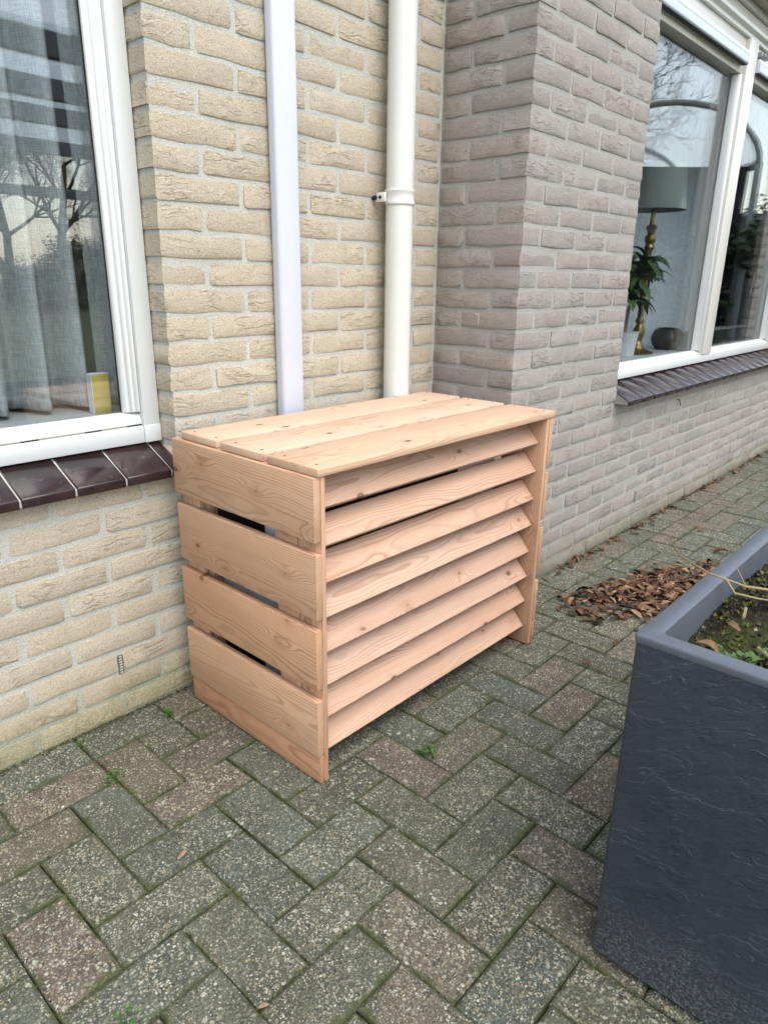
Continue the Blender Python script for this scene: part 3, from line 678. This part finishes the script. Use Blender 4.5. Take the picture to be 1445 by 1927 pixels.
# ------------------------------------------------------------------ pipes on the yellow wall
du = MB().prism([(.367, WY-.006), (.367, WY-.030), (.372, WY-.036), (.378, WY-.038), (.430, WY-.038), (.436, WY-.036), (.441, WY-.030), (.441, WY-.006)], 'z', .02, 2.62).build('cable_duct', DUCT_W, None, bevel=.0025)
tag(du, 'flat cool white plastic duct running down the yellow wall', 'duct')
dp = link('downpipe'); dp.location = (.797, .500, 0); tag(dp, 'round cream white downpipe with a clamp in the wall corner', 'pipe')
MB().lathe([(.040, .01), (.040, 2.62)], seg=40).build('tube', PIPE_W, dp, True)
cl = MB().lathe([(.0405, 1.268), (.0430, 1.268), (.0440, 1.270), (.0440, 1.273), (.0425, 1.276), (.0425, 1.300), (.0440, 1.303), (.0440, 1.306), (.0430, 1.308), (.0405, 1.308)], seg=40).build('clamp', PIPE_W, dp, 'auto')
MB().box((-.052, .012, 1.274), (-.041, .045, 1.300)).build('clamp_ear', PIPE_W, dp, bevel=.003)
MB().tube([(-.047, .040, 1.287), (-.047, .070, 1.287)], .006, 10).tube([(-.0555, .028, 1.287), (-.0525, .028, 1.287)], .0045, 8).build('wall_screw', DARK, dp)

# ------------------------------------------------------------------ wooden cover
cov = link('wooden_cover'); tag(cov, 'slatted larch wood cover with louvred front standing on the pavers', 'cover')
def plank(name, parent, c, size, M3, mat, bevel=.0025):
    l, w_, t = size
    o = MB().box((-l/2, -w_/2, -t/2), (l/2, w_/2, t/2)).build(name, mat, parent, bevel=bevel, seg=2)
    o.matrix_world = Matrix.Translation(c) @ M3.to_4x4(); return o
def axes(x, y, z): return Matrix((x, y, z)).transposed()
SIDE = axes((0, -1, 0), (0, 0, 1), (-1, 0, 0)); RSIDE = axes((0, 1, 0), (0, 0, 1), (1, 0, 0)); TOP = axes((1, 0, 0), (0, 1, 0), (0, 0, 1)); UPL = axes((0, 0, 1), (0, 1, 0), (-1, 0, 0))
W0, DB = .897, .496
side_z = [(.5735, .7065), (.4055, .5475), (.2405, .3805), (.0735, .2130), (.002, .0728)]
for k, (a, b) in enumerate(side_z):
    for sd in (0, 1):
        xc = (.009 if k < 4 else .0120) if sd == 0 else W0-(.009 if k < 4 else .0120)
        o = plank('side_board', cov, (xc, DB/2+rng.uniform(-.002, .002), (a+b)/2), (DB, b-a, .018 if k < 4 else .0120), SIDE if sd == 0 else RSIDE, WOOD_SIDE if k < 4 else WOOD_BASE, .0026)
        if sd == 0 and k == 4: o['label'] = 'narrow bottom side board touching the pavers'
for sd in (0, 1):
    xs = .0245 if sd == 0 else W0-.0245
    for yc, wd in ((.036, .0695), (.1085, .070), (.4585, .070)):
        plank('upright', cov, (xs, yc+.0005, .3545), (.703, wd, .0125), UPL, WOOD_SIDE, .0018)
    plank('upright', cov, (.043 if sd == 0 else W0-.043, .415, .3545), (.703, .022, .024), UPL, WOOD_SIDE, .0018)
# louvres
XL, XR = .0315, W0-.0315
zb = [.634, .552, .470, .390, .308, .227, .146, .064]
LB, LH = .046, .052
for k, z in enumerate(zb):
    y0_, z0_ = .020, z; d = Vector((0, LB, LH)); L = d.length; d.normalize()
    nrm = Vector((0, -d.z, d.y))
    c = Vector(((XL+XR)/2, y0_, z0_))+d*L/2-nrm*.0070+Vector((0, 0, rng.uniform(-.001, .001)))
    o = plank('louvre_slat', cov, c, (XR-XL-.002, L, .014), axes((1, 0, 0), tuple(d), tuple(nrm)), WOOD_SLAT, .004)
# top boards
for k, (a, b) in enumerate(((-.004, .1475), (.1655, .3110), (.3290, .470))):
    plank('top_board', cov, (.4545+.002*(k-1), (a+b)/2, .7160), (.892, b-a, .0175), TOP, WOOD_TOP, .0032)
for k, (a, b) in enumerate(((-.004, .1475), (.1655, .3110), (.3290, .470))):
    for yy in (a+.028, b-.028):
        for xx in (.030, .880): 
            o = MB().lathe([(0, .0004), (.0028, .0004), (.0028, -.002)], (xx, yy, .7248), 8).build('screw', DARK, cov)
# ------------------------------------------------------------------ machine under the cover
ac = link('outdoor_unit'); ac.location = (.058, .10, .02); tag(ac, 'grey metal unit with black grille hidden inside the wooden cover', 'heat pump')
MB().box((0, .02, .04), (.745, .34, .60)).build('casing', CASING, ac, bevel=.008)
MB().box((-.004, .13, .40), (-.0005, .33, .59)).build('side_grille', GRILLE, ac); MB().box((-.004, .15, .05), (-.0005, .33, .17)).build('side_grille', GRILLE, ac)
MB().box((.03, .0165, .08), (.56, .0195, .585)).build('fan_opening', GRILLE, ac)
m = MB()
for k in range(26): m.tube([(.03, .010, .09+k*.0195), (.56, .010, .09+k*.0195)], .0016, 5)
for k in range(9): m.tube([(.05+k*.062, .0125, .085), (.05+k*.062, .0125, .585)], .0016, 5)
m.build('wire_guard', GRILLE, ac)
for xx in (.08, .62): MB().box((xx, .02, -.0085), (xx+.06, .34, .0395)).build('foot', GRILLE, ac)

# ------------------------------------------------------------------ planter
PX0, PX1, PY0, PY1, PH = .037, .96, -1.13, -.6235, .600
pl = link('planter'); pl.location = (PX0, PY1, 0); tag(pl, 'large dark slate-look rectangular planter with moss and bare twigs', 'planter')
lx, ly = PX1-PX0, PY1-PY0
m = MB(); n = 14
def wallgrid(mb, a, b, h0, h1, nx, nz):
    v = []; f = []
    for j in range(nz+1):
        for i in range(nx+1): p = Vector(a).lerp(Vector(b), i/nx); v.append((p.x, p.y, h0+(h1-h0)*j/nz))
    for j in range(nz):
        for i in range(nx): q = j*(nx+1)+i; f.append((q, q+1, q+nx+2, q+nx+1))
    mb.add(v, f)
MB().box((.012, -ly+.012, .0005), (lx-.012, -.012, .0098)).build('plinth', DARK, pl)
iw = .030
rimo = MB()
o_ = [(0, 0), (lx, 0), (lx, -ly), (0, -ly)]; i_ = [(iw, -iw), (lx-iw, -iw), (lx-iw, -ly+iw), (iw, -ly+iw)]
def rr(rect, rad, seg=5):
    cx = (rect[0][0]+rect[2][0])/2; cyy = (rect[0][1]+rect[2][1])/2; hx, hy = abs(rect[2][0]-rect[0][0])/2, abs(rect[2][1]-rect[0][1])/2; out = []
    for sx, sy, a0 in ((-1, 1, 180), (1, 1, 90), (1, -1, 0), (-1, -1, -90)):
        for k in range(seg+1): t = R(a0-90*k/seg); out.append((cx+sx*(hx-rad)+rad*math.cos(t), cyy+sy*(hy-rad)+rad*math.sin(t)))
    return out
def loops(mb, ls):
    n = len(ls[0][0]); b0 = len(mb.v)
    for pts, z in ls: mb.v += [Vector((p[0], p[1], z)) for p in pts]
    for k in range(len(ls)-1):
        for i in range(n): mb.f.append((b0+k*n+i, b0+k*n+(i+1) % n, b0+(k+1)*n+(i+1) % n, b0+(k+1)*n+i))
def rect(d): return [(d, -d), (lx-d, -d), (lx-d, -ly+d), (d, -ly+d)]
loops(rimo, [(rr(rect(.001), .005), PH-.0125), (rr(rect(-.0003), .005), PH-.0035), (rr(rect(.0008), .005), PH-.0010), (rr(rect(.0022), .005), PH), (rr(rect(iw-.0035), .010), PH), (rr(rect(iw-.001), .011), PH-.0015), (rr(rect(iw), .011), PH-.005), (rr(rect(iw+.003), .012), PH-.15)])
rimo.build('rim', RIM, pl, 'auto')
body = MB(); loops(body, [(rr(rect(.007), .006), .0105), (rr(rect(.003), .006), .0125), (rr(rect(.002), .006), .018), (rr(rect(.002), .006), PH-.0128)]); body.build('body', SLATE, pl, 'auto')
# soil with moss
g = random.Random(21)
sx0, sx1, sy0, sy1 = PX0+iw+.0005, PX1-iw-.0005, PY0+iw+.0005, PY1-iw-.0005
m = MB(); nx, ny = 70, 40; v = []; f = []
for j in range(ny+1):
    for i in range(nx+1):
        x = sx0+(sx1-sx0)*i/nx; y = sy0+(sy1-sy0)*j/ny
        v.append((x, y, .548+.010*math.sin(x*9+1)*math.sin(y*11)+g.uniform(-.004, .004)))
for j in range(ny):
    for i in range(nx): q = j*(nx+1)+i; f.append((q, q+1, q+nx+2, q+nx+1))
k0 = len(v)
so_ = link('soil', mesh('soil', v, f, SOIL_M, True)); tag(so_, 'dark crumbly soil filling the planter', 'soil', kind='stuff')
def tuft_tri(mb, p, r, g, up=.8):
    for _ in range(3):
        a = g.uniform(0, 6.28); d = Vector((math.cos(a), math.sin(a), g.uniform(.2, 1)*up)).normalized(); sd = Vector((-math.sin(a), math.cos(a), g.uniform(-.4, .4)))*r*.35
        mb.add([p-sd, p+sd, p+d*r+Vector((0, 0, g.uniform(0, r*.4)))], [(0, 1, 2)], (0, 0, g.random()))
m = MB()
for k in range(5200):
    x, y = g.uniform(sx0+.004, sx1), g.uniform(sy0, sy1-.004)
    if math.sin(x*17+y*9)+math.sin(y*23-x*7)+g.gauss(0, .6) > .15: tuft_tri(m, Vector((x, y, .549+.010*math.sin(x*9+1)*math.sin(y*11))), g.uniform(.003, .010), g)
mo = m.build('moss', MOSS, None); tag(mo, 'yellow green moss tufts growing over the soil in the planter', 'moss', kind='stuff')
def soil_z(x, y): return .548+.010*math.sin(x*9+1)*math.sin(y*11)
m = MB()
for k in range(900):      # crumbs and bits of bark
    x, y = g.uniform(sx0+.004, sx1-.004), g.uniform(sy0+.004, sy1-.004); s_ = g.uniform(.0015, .0055); p = Vector((x, y, soil_z(x, y)+s_*.5)); a = g.uniform(0, 6.3)
    c_, n_ = math.cos(a)*s_, math.sin(a)*s_; e = g.uniform(.4, 1)
    m.add([p+Vector((c_, n_, 0)), p+Vector((-n_*e, c_*e, .0)), p-Vector((c_, n_, 0)), p+Vector((n_*e, -c_*e, 0)), p+Vector((0, 0, s_*.8)), p-Vector((0, 0, s_))], [(0, 1, 4), (1, 2, 4), (2, 3, 4), (3, 0, 4), (1, 0, 5), (2, 1, 5), (3, 2, 5), (0, 3, 5)], (0, 0, g.random()))
cr = m.build('soil_crumbs', ph_mat('bark crumbs', [(0, (.012, .010, .008)), (.6, (.05, .036, .022)), (.9, (.14, .10, .06)), (1, (.35, .30, .22))]), None); tag(cr, 'bark crumbs scattered over the planter soil', 'bark crumbs', kind='stuff')

def leaf_geo(p, L, W, az, g, curl, tilt=0.):
    """one dry leaf: a bent, pointed blade of 8 quads"""
    v = []; f = []; M = Matrix.Translation(p) @ Matrix.Rotation(az, 4, 'Z') @ Matrix.Rotation(tilt, 4, 'X') @ Matrix.Rotation(g.uniform(-.5, .5), 4, 'Y'); n = 4; side = g.uniform(-.6, 1.4)
    for i in range(n+1):
        t = i/n; wd = W*(math.sin(math.pi*(.06+.88*t))**.7)*g.uniform(.85, 1.1); zc = curl*L*math.sin(math.pi*t)+g.uniform(-.05, .05)*W
        for q in (-1, 0, 1): v.append(M @ Vector(((t-.5)*L, q*wd*.5, zc+abs(q)*wd*.38*side+g.uniform(-.02, .02)*W)))
    for i in range(n): a = i*3; f += [(a, a+1, a+4, a+3), (a+1, a+2, a+5, a+4)]
    return v, f
# heap of leaves
g = random.Random(5); m = MB(); cnt = 0
while cnt < 520:
    t = g.random(); x = 1.26+g.gauss(0, .10)+.45*t; y = .02-.28*t+g.gauss(0, .075)
    if y > .105-.25*(x-1.2) or x < 1.13 or x > 1.95: continue
    if y < -.36: continue
    cnt += 1; dens = math.exp(-(((x-1.42)/.24)**2+((y+.09)/.11)**2)); z = .004+g.random()*.020*dens
    v, f = leaf_geo(Vector((x, y, z+.003)), g.uniform(.026, .056), g.uniform(.010, .024), g.uniform(0, 6.3), g, g.uniform(-.05, .25), g.uniform(-.6, .6)); m.add(v, f, (0, 0, g.random()))
for k in range(34):      # thin second drift toward the bay
    x = g.uniform(1.55, 1.95); y = -.02-.20*(x-1.55)/.4+g.gauss(0, .025); v, f = leaf_geo(Vector((x, y, .008)), g.uniform(.03, .055), g.uniform(.012, .024), g.uniform(0, 6.3), g, g.uniform(0, .2), g.uniform(-.4, .4)); m.add(v, f, (0, 0, g.random()))
lf = m.build('leaf_litter', LEAF_DRY, None, True); tag(lf, 'heap of curled dry brown leaves on the pavers between wall and planter', 'leaves', kind='stuff')
m = MB()
for k in range(120):     # leaves blown along the wall foot
    x = 1.12+g.random()**.8*3.6; y = FY-.012-abs(g.gauss(0, .020)); v, f = leaf_geo(Vector((x, y, .006)), g.uniform(.02, .05), g.uniform(.008, .02), g.uniform(0, 6.3), g, g.uniform(0, .2), g.uniform(-.4, .4)); m.add(v, f, (0, 0, g.random()*.75))
lf = m.build('leaf_litter', LEAF_DRY, None, True); tag(lf, 'line of dry leaf scraps along the foot of the grey wall', 'leaves', kind='stuff')
stray = [((1.09, .205), 'curled dry leaf lying behind the cover at the foot of the grey wall', .040), ((2.75, .18), 'pale tan leaf beside the leaf line at the wall foot', .05), ((2.094, -.172), 'thin red-brown leaf alone on the far pavers', .06), ((2.32, -.018), 'small brown leaf on the far pavers beyond the thin red one', .05), ((-.314, .047), 'thin pale leaf sliver on a paver in front of the yellow wall', .024), ((1.065, -.192), 'tiny dry leaf in a joint to the right of the cover', .03), ((.888, -.185), 'small brown leaf standing in a paver joint before the planter', .03), ((-.232, .532), 'tiny orange leaf scrap at the foot of the yellow wall', .018), ((-.392, -.303), 'pale cream scrap of leaf near the bottom edge of the picture', .017)]
for (x, y), lab, L in stray:
    m = MB(); v, f = leaf_geo(Vector((x, y, .006)), L, L*.42, g.uniform(0, 6.3), g, .15); m.add(v, f, (0, 0, .95 if 'pale' in lab else g.uniform(.3, .7))); tag(m.build('fallen_leaf', LEAF_DRY, None, True), lab, 'leaf', 'stray leaves on the paving')
m = MB(); m.add([(1.327, .030, .046), (1.356, .012, .046), (1.350, -.006, .066), (1.322, .012, .068), (1.340, .004, .064)], [(0, 1, 4), (1, 2, 4), (2, 3, 4), (3, 0, 4)])
pp = m.build('paper_scrap', PAPER); tag(pp, 'white scrap of paper lying on the leaf heap', 'paper')
for (x, y), lab in (((.115, -.70), 'brown curled leaf in the corner of the planter'), ((.20, -.705), 'tan leaf lying on moss in the planter')):
    m = MB(); v, f = leaf_geo(Vector((x, y, .572)), .034, .018, g.uniform(0, 6), g, .25); m.add(v, f, (0, 0, .7)); tag(m.build('fallen_leaf', LEAF_DRY, None, True), lab, 'leaf')
# small weeds
def weed(x, y, z, s_, lab, seed, n=14, cat='weed'):
    g = random.Random(seed); m = MB(); st = MB()
    for k in range(n):
        a = g.uniform(0, 6.28); d = s_*g.uniform(.2, 1); h = s_*g.uniform(.15, .75); p = Vector((math.cos(a)*d, math.sin(a)*d, h)); st.tube([(0, 0, 0), p*.6+Vector((0, 0, h*.2)), p], .0006, 4)
        for q in range(3):
            b = a+g.uniform(-1.2, 1.2); L = s_*g.uniform(.25, .45); dv = Vector((math.cos(b), math.sin(b), g.uniform(-.1, .5)))*L; sv = Vector((-math.sin(b), math.cos(b), 0))*L*.35
            m.add([p, p+dv*.5+sv, p+dv, p+dv*.5-sv], [(0, 1, 2, 3)], (0, 0, g.random()))
    r = link('weed'); r.location = (x, y, z); m.build('leaves', LEAF_GREEN, r); st.build('stems', LEAF_GREEN, r); tag(r, lab, cat)
weed(-.082, .475, -.004, .020, 'small green weed in the joint by the rear corner of the cover', 1)
weed(-.300, .352, -.004, .022, 'dark green weed in a joint left of the cover', 2)
weed(-.292, .515, -.004, .018, 'tiny weed at the foot of the yellow wall', 3, 9)
weed(.250, -.104, -.004, .024, 'bright green weed in the joint before the louvred front', 4, 18)
weed(-.545, -.165, -.004, .018, 'small weed at the lower left edge of the picture', 5, 9)
weed(.205, -.775, .545, .032, 'leafy green seedling near the front rim of the planter', 6, 14)
weed(.135, -.735, .549, .030, 'pale feathery seedling in the planter moss', 7, 16)
weed(.30, -.80, .545, .036, 'larger green seedling at the right edge of the planter view', 9, 16)
# moss cushions in the paving joints
g = random.Random(31); m = MB()
spots = [(-.308, .30, .06), (-.295, .25, .05), (-.09, .17, .04), (-.06, .115, .035), (-.50, .13, .05), (-.53, .06, .03), (-.30, -.08, .04), (-.42, .02, .04)]
for x, y, s_ in spots:
    for k in range(170): tuft_tri(m, Vector((x+g.gauss(0, .006) if k % 2 else x+g.uniform(-s_, s_), y+g.uniform(-s_, s_) if k % 2 else y+g.gauss(0, .004), -.006)), g.uniform(.002, .006), g)
for q in pavers:
    x0, x1, y0, y1 = q
    if -.8 < x0 < 1.3 and y0 > -.9 and y1 < .46:
        for k in range(g.choice((0, 0, 3, 10))):
            if g.random() < .5: p = Vector((g.uniform(x0, x1), y0+g.gauss(0, .0015), -.008))
            else: p = Vector((x0+g.gauss(0, .0015), g.uniform(y0, y1), -.008))
            tuft_tri(m, p, g.uniform(.002, .006), g)
for k in range(900):
    if k % 2: p = Vector((g.uniform(-.8, .02), WY-.002-abs(g.gauss(0, .003)), -.004))
    else: p = Vector((1.06+g.random()*3.2, FY-.002-abs(g.gauss(0, .003)), -.004))
    tuft_tri(m, p, g.uniform(.003, .008), g)
mo = m.build('moss', MOSS); tag(mo, 'green moss tufts growing in the joints between the pavers', 'moss', kind='stuff')

g = random.Random(77); m = MB()
def crumb(m, p, s_):
    a = g.uniform(0, 6.3); c_, n_ = math.cos(a)*s_, math.sin(a)*s_; e = g.uniform(.4, 1)
    m.add([p+Vector((c_, n_, 0)), p+Vector((-n_*e, c_*e, .0)), p-Vector((c_, n_, 0)), p+Vector((n_*e, -c_*e, 0)), p+Vector((0, 0, s_*.7)), p-Vector((0, 0, s_))], [(0, 1, 4), (1, 2, 4), (2, 3, 4), (3, 0, 4), (1, 0, 5), (2, 1, 5), (3, 2, 5), (0, 3, 5)], (0, 0, g.random()))
for k in range(1500):
    t = k % 3
    if t == 0: p = Vector((g.uniform(-.85, .03), WY-.003-abs(g.gauss(0, .007)), -.001))
    elif t == 1: p = Vector((1.06+g.random()*3., FY-.003-abs(g.gauss(0, .008)), -.001))
    else:
        q = g.choice(seen); p = Vector((g.choice((q[0], q[1]))+g.gauss(0, .003), g.uniform(q[2], q[3]), -.003)) if g.random() < .5 else Vector((g.uniform(q[0], q[1]), g.choice((q[2], q[3]))+g.gauss(0, .003), -.003))
    crumb(m, p, g.uniform(.0012, .0034))
gr = m.build('grit', ph_mat('dark grit', [(0, (.012, .011, .009)), (.7, (.04, .034, .026)), (.95, (.11, .09, .06)), (1, (.26, .23, .18))])); tag(gr, 'dark grit and crumbs gathered along the wall foot and joints', 'grit', kind='stuff')
# bare shrub in the planter
shr = link('bare_shrub'); shr.location = (.50, -.755, .54); tag(shr, 'bare pale twigs of a cut back shrub leaning out of the planter', 'shrub')
def W(px, py, y):      # helper: a measured point, at depth y, relative to the shrub
    return None
def twig(pts, r0, r1, nm='branch'):
    n = len(pts); MB().tube(pts, [.72*(r0+(r1-r0)*i/(n-1)) for i in range(n)], 6).build(nm, TWIG, shr, True)
twig([(0, 0, 0), (-.03, .012, .035), (-.055, .03, .075), (-.065, .04, .11), (-.075, .05, .135)], .0055, .0025)
twig([(-.065, .04, .11), (-.062, .048, .13), (-.066, .052, .155)], .0028, .0012)
twig([(.01, -.01, 0), (-.10, .03, .035), (-.17, .07, .055), (-.23, .115, .085), (-.265, .15, .115), (-.275, .17, .145)], .0042, .0012)
twig([(-.17, .07, .055), (-.165, .085, .075), (-.158, .10, .09)], .0018, .0008)
twig([(-.20, .095, .072), (-.21, .075, .055), (-.17, .05, .04), (-.12, .02, .025)], .0030, .0022)
twig([(.03, -.02, 0), (-.06, -.01, .03), (-.12, .01, .03), (-.15, .02, .02)], .0045, .003)
twig([(.03, -.03, .0), (-.03, -.02, .045), (-.045, -.01, .07)], .006, .005)
twig([(.04, -.02, 0), (.01, .0, .08), (-.005, .012, .13), (-.008, .02, .17)], .0042, .002)
for (x, y), a in (((.17, -.765), .9), ((.29, -.70), .2)):
    o = MB().tube([(x-.02*math.cos(a), y-.02*math.sin(a), .566), (x+.02*math.cos(a), y+.02*math.sin(a), .567)], .0026, 6).build('stick', TWIG); tag(o, 'short pale stick lying on the moss near the planter rim' if a > .5 else 'short cut stick on the soil in the middle of the planter', 'stick')

# ------------------------------------------------------------------ what the windows reflect
# vaulted carport
cp = link('carport'); tag(cp, 'grey vaulted carport with arched ribs mirrored in the bay window', 'carport')
AX = Vector((.787, -.617, 0)); LT = Vector((-.617, -.787, 0)); R0 = Vector((10, -1.62, 0)); CW, CR, CZ = 2.3, .72, 2.57
def arch(t, k0=0., n=18):
    return [R0+AX*t+LT*(CW*(.5-.5*math.cos(math.pi*i/n)))+Vector((0, 0, CZ+CR*math.sin(math.pi*i/n))) for i in range(n+1)]
for t in (0, 3.1, 6.2): MB().tube(arch(t), .04, 6).build('rib', CONCRETE, cp, True)
A0, A1 = arch(.0), arch(6.2); v = [p+Vector((0, 0, .05)) for p in A0+A1]; n = len(A0)
link('roof_sheet', mesh('roof_sheet', v, [(i, i+1, n+i+1, n+i) for i in range(n-1)], POLY, True), cp)
for s_ in (0, CW):
    MB().tube([R0+LT*s_+Vector((0, 0, CZ)), R0+LT*s_+AX*6.2+Vector((0, 0, CZ))], .06, 4).build('side_beam', CONCRETE, cp)
    for t in (0, 3.1, 6.2): MB().tube([R0+LT*s_+AX*t, R0+LT*s_+AX*t+Vector((0, 0, CZ))], .05, 6).build('post', CONCRETE, cp)
for k in range(16):
    a_ = R0+AX*.12+LT*(.06+k*(CW-.12)/16); b_ = a_+LT*((CW-.12)/16-.004)
    MB().prism([(a_.x, a_.y), (b_.x, b_.y), (b_.x+AX.x*.02, b_.y+AX.y*.02), (a_.x+AX.x*.02, a_.y+AX.y*.02)], 'z', -.04, CZ-.02).build('wall_board', FENCE, cp)
# flat canopy mirrored in the left window
cn = link('garden_canopy'); tag(cn, 'flat timber garden canopy with cross beams mirrored in the left window', 'canopy')
m = MB().box((.9, -7.6, 2.66), (5.2, -3.2, 2.70)); m.build('roof_panel', POLY, cn)
for yy in (-3.25, -4.5, -5.6, -7.5): MB().box((.9, yy-.05, 2.50), (5.2, yy+.05, 2.658)).build('beam', CONCRETE, cn)
for xx in (1.0, 5.1): MB().box((xx-.05, -7.55, 0-.04), (xx+.05, -7.45, 2.5)).build('post', CONCRETE, cn); MB().box((xx-.05, -3.3, -.04), (xx+.05, -3.2, 2.5)).build('post', CONCRETE, cn)
MB().box((1.05, -7.54, 1.98), (5.05, -7.46, 2.10)).build('cross_rail', CONCRETE, cn)
# bare trees
def bare_tree(x, y, h, seed, lab):
    g = random.Random(seed); t = link('bare_tree'); t.location = (x, y, -.045); tr = MB(); br = MB()
    def grow(p, d, L, r, lev):
        n = 4; pts = [p.copy()]; rad = [r]; q = p.copy()
        for i in range(n):
            d = (d+Vector((g.gauss(0, .11), g.gauss(0, .11), g.gauss(.03, .07)))).normalized(); q = q+d*L/n; pts.append(q.copy()); rad.append(r*(1-.55*(i+1)/n))
        (tr if lev == 0 else br).tube(pts, rad, 7 if lev == 0 else (5 if lev < 3 else 3), lev < 3)
        if lev < 5:
            for k in range((7, 5, 5, 4, 3)[lev]):
                i = g.randint(1 if lev else 2, n); a = g.uniform(0, 6.28); sp = g.uniform(.45, .95)
                o = d.orthogonal().normalized(); o2 = d.cross(o); nd = (d*math.cos(sp)+(o*math.cos(a)+o2*math.sin(a))*math.sin(sp)).normalized()
                grow(pts[i], nd, L*g.uniform(.45, .72), max(rad[i]*.6, .008), lev+1)
    grow(Vector(), Vector((0, 0, 1)), h*.42, h*.018, 0)
    tr.build('trunk', BARK, t, True); br.build('branches', BARK, t, True); tag(t, lab, 'tree', 'bare trees mirrored in the windows')
bare_tree(20.5, -9.6, 12.5, 3, 'tall bare tree mirrored in the upper corner of the bay window')
bare_tree(10.2, -27, 11, 5, 'bare tree mirrored in the left window beyond the canopy')
bare_tree(12.5, -33, 13, 6, 'far bare tree mirrored in the left window')
bare_tree(13.6, -30, 13, 9, 'farthest bare tree mirrored in the left window')
# evergreens beneath the carport
def evergreen(x, y, h, r, seed, lab):
    g = random.Random(seed); t = link('evergreen_shrub'); t.location = (x, y, -.045); MB().tube([(0, 0, 0), (.05, 0, h*.5), (0, 0, h*.85)], [.06, .045, .02], 6).build('stem', BARK, t)
    m = MB(); lob = [(Vector((g.gauss(0, r*.45), g.gauss(0, r*.45), h*g.uniform(.2, .85))), r*g.uniform(.3, .55)) for _ in range(14)]
    for k in range(5200):
        c, rr_ = g.choice(lob); d = Vector((g.gauss(0, 1), g.gauss(0, 1), g.gauss(0, 1))).normalized(); p = c+d*rr_*g.random()**.35
        if p.z < .03 or p.z > h: continue
        a = g.uniform(0, 6.28); L = g.uniform(.05, .11); u = Vector((math.cos(a), math.sin(a), g.uniform(-.5, .5)))*L; v_ = u.cross(d).normalized()*L*.3
        m.add([p-u*.5, p+v_, p+u*.5, p-v_], [(0, 1, 2, 3)], (0, 0, g.random()))
    m.build('foliage', EVERGREEN, t); tag(t, lab, 'shrub', 'evergreens mirrored in the bay window')
evergreen(9.3, -2.1, 2.2, .8, 1, 'dark evergreen shrub mirrored below the carport arch, nearest the mullion')
evergreen(9.0, -3.3, 2.1, .8, 2, 'dark evergreen shrub mirrored below the carport, behind the lamp shade')
evergreen(11.3, -1.0, 2.75, 1.0, 3, 'dark evergreen shrub mirrored in the pane right of the mullion')
for k_, (x_, y_, h_) in enumerate(((9.6, -22.5, 1.7), (11.2, -24, 2.4), (8.4, -21, 1.3), (12.8, -26, 2.8))): evergreen(x_, y_, h_, 1.5, 20+k_, ('broad low', 'tall rounded', 'lowest', 'tallest far')[k_]+' shrub mirrored under the bare trees in the left window')
evergreen(8.8, -5.0, 1.6, 1.1, 4, 'low evergreen shrub mirrored beside the brass lamp stem')
fn = link('board_fence'); tag(fn, 'dark board fence behind the evergreens, mirrored in the bay window', 'fence')
for k in range(44):
    MB().box((14.8, -10+k*.30, -.04), (14.83, -10+k*.30+.285, 2.35)).build('board', FENCE, fn)
print('objects', len(bpy.data.objects))
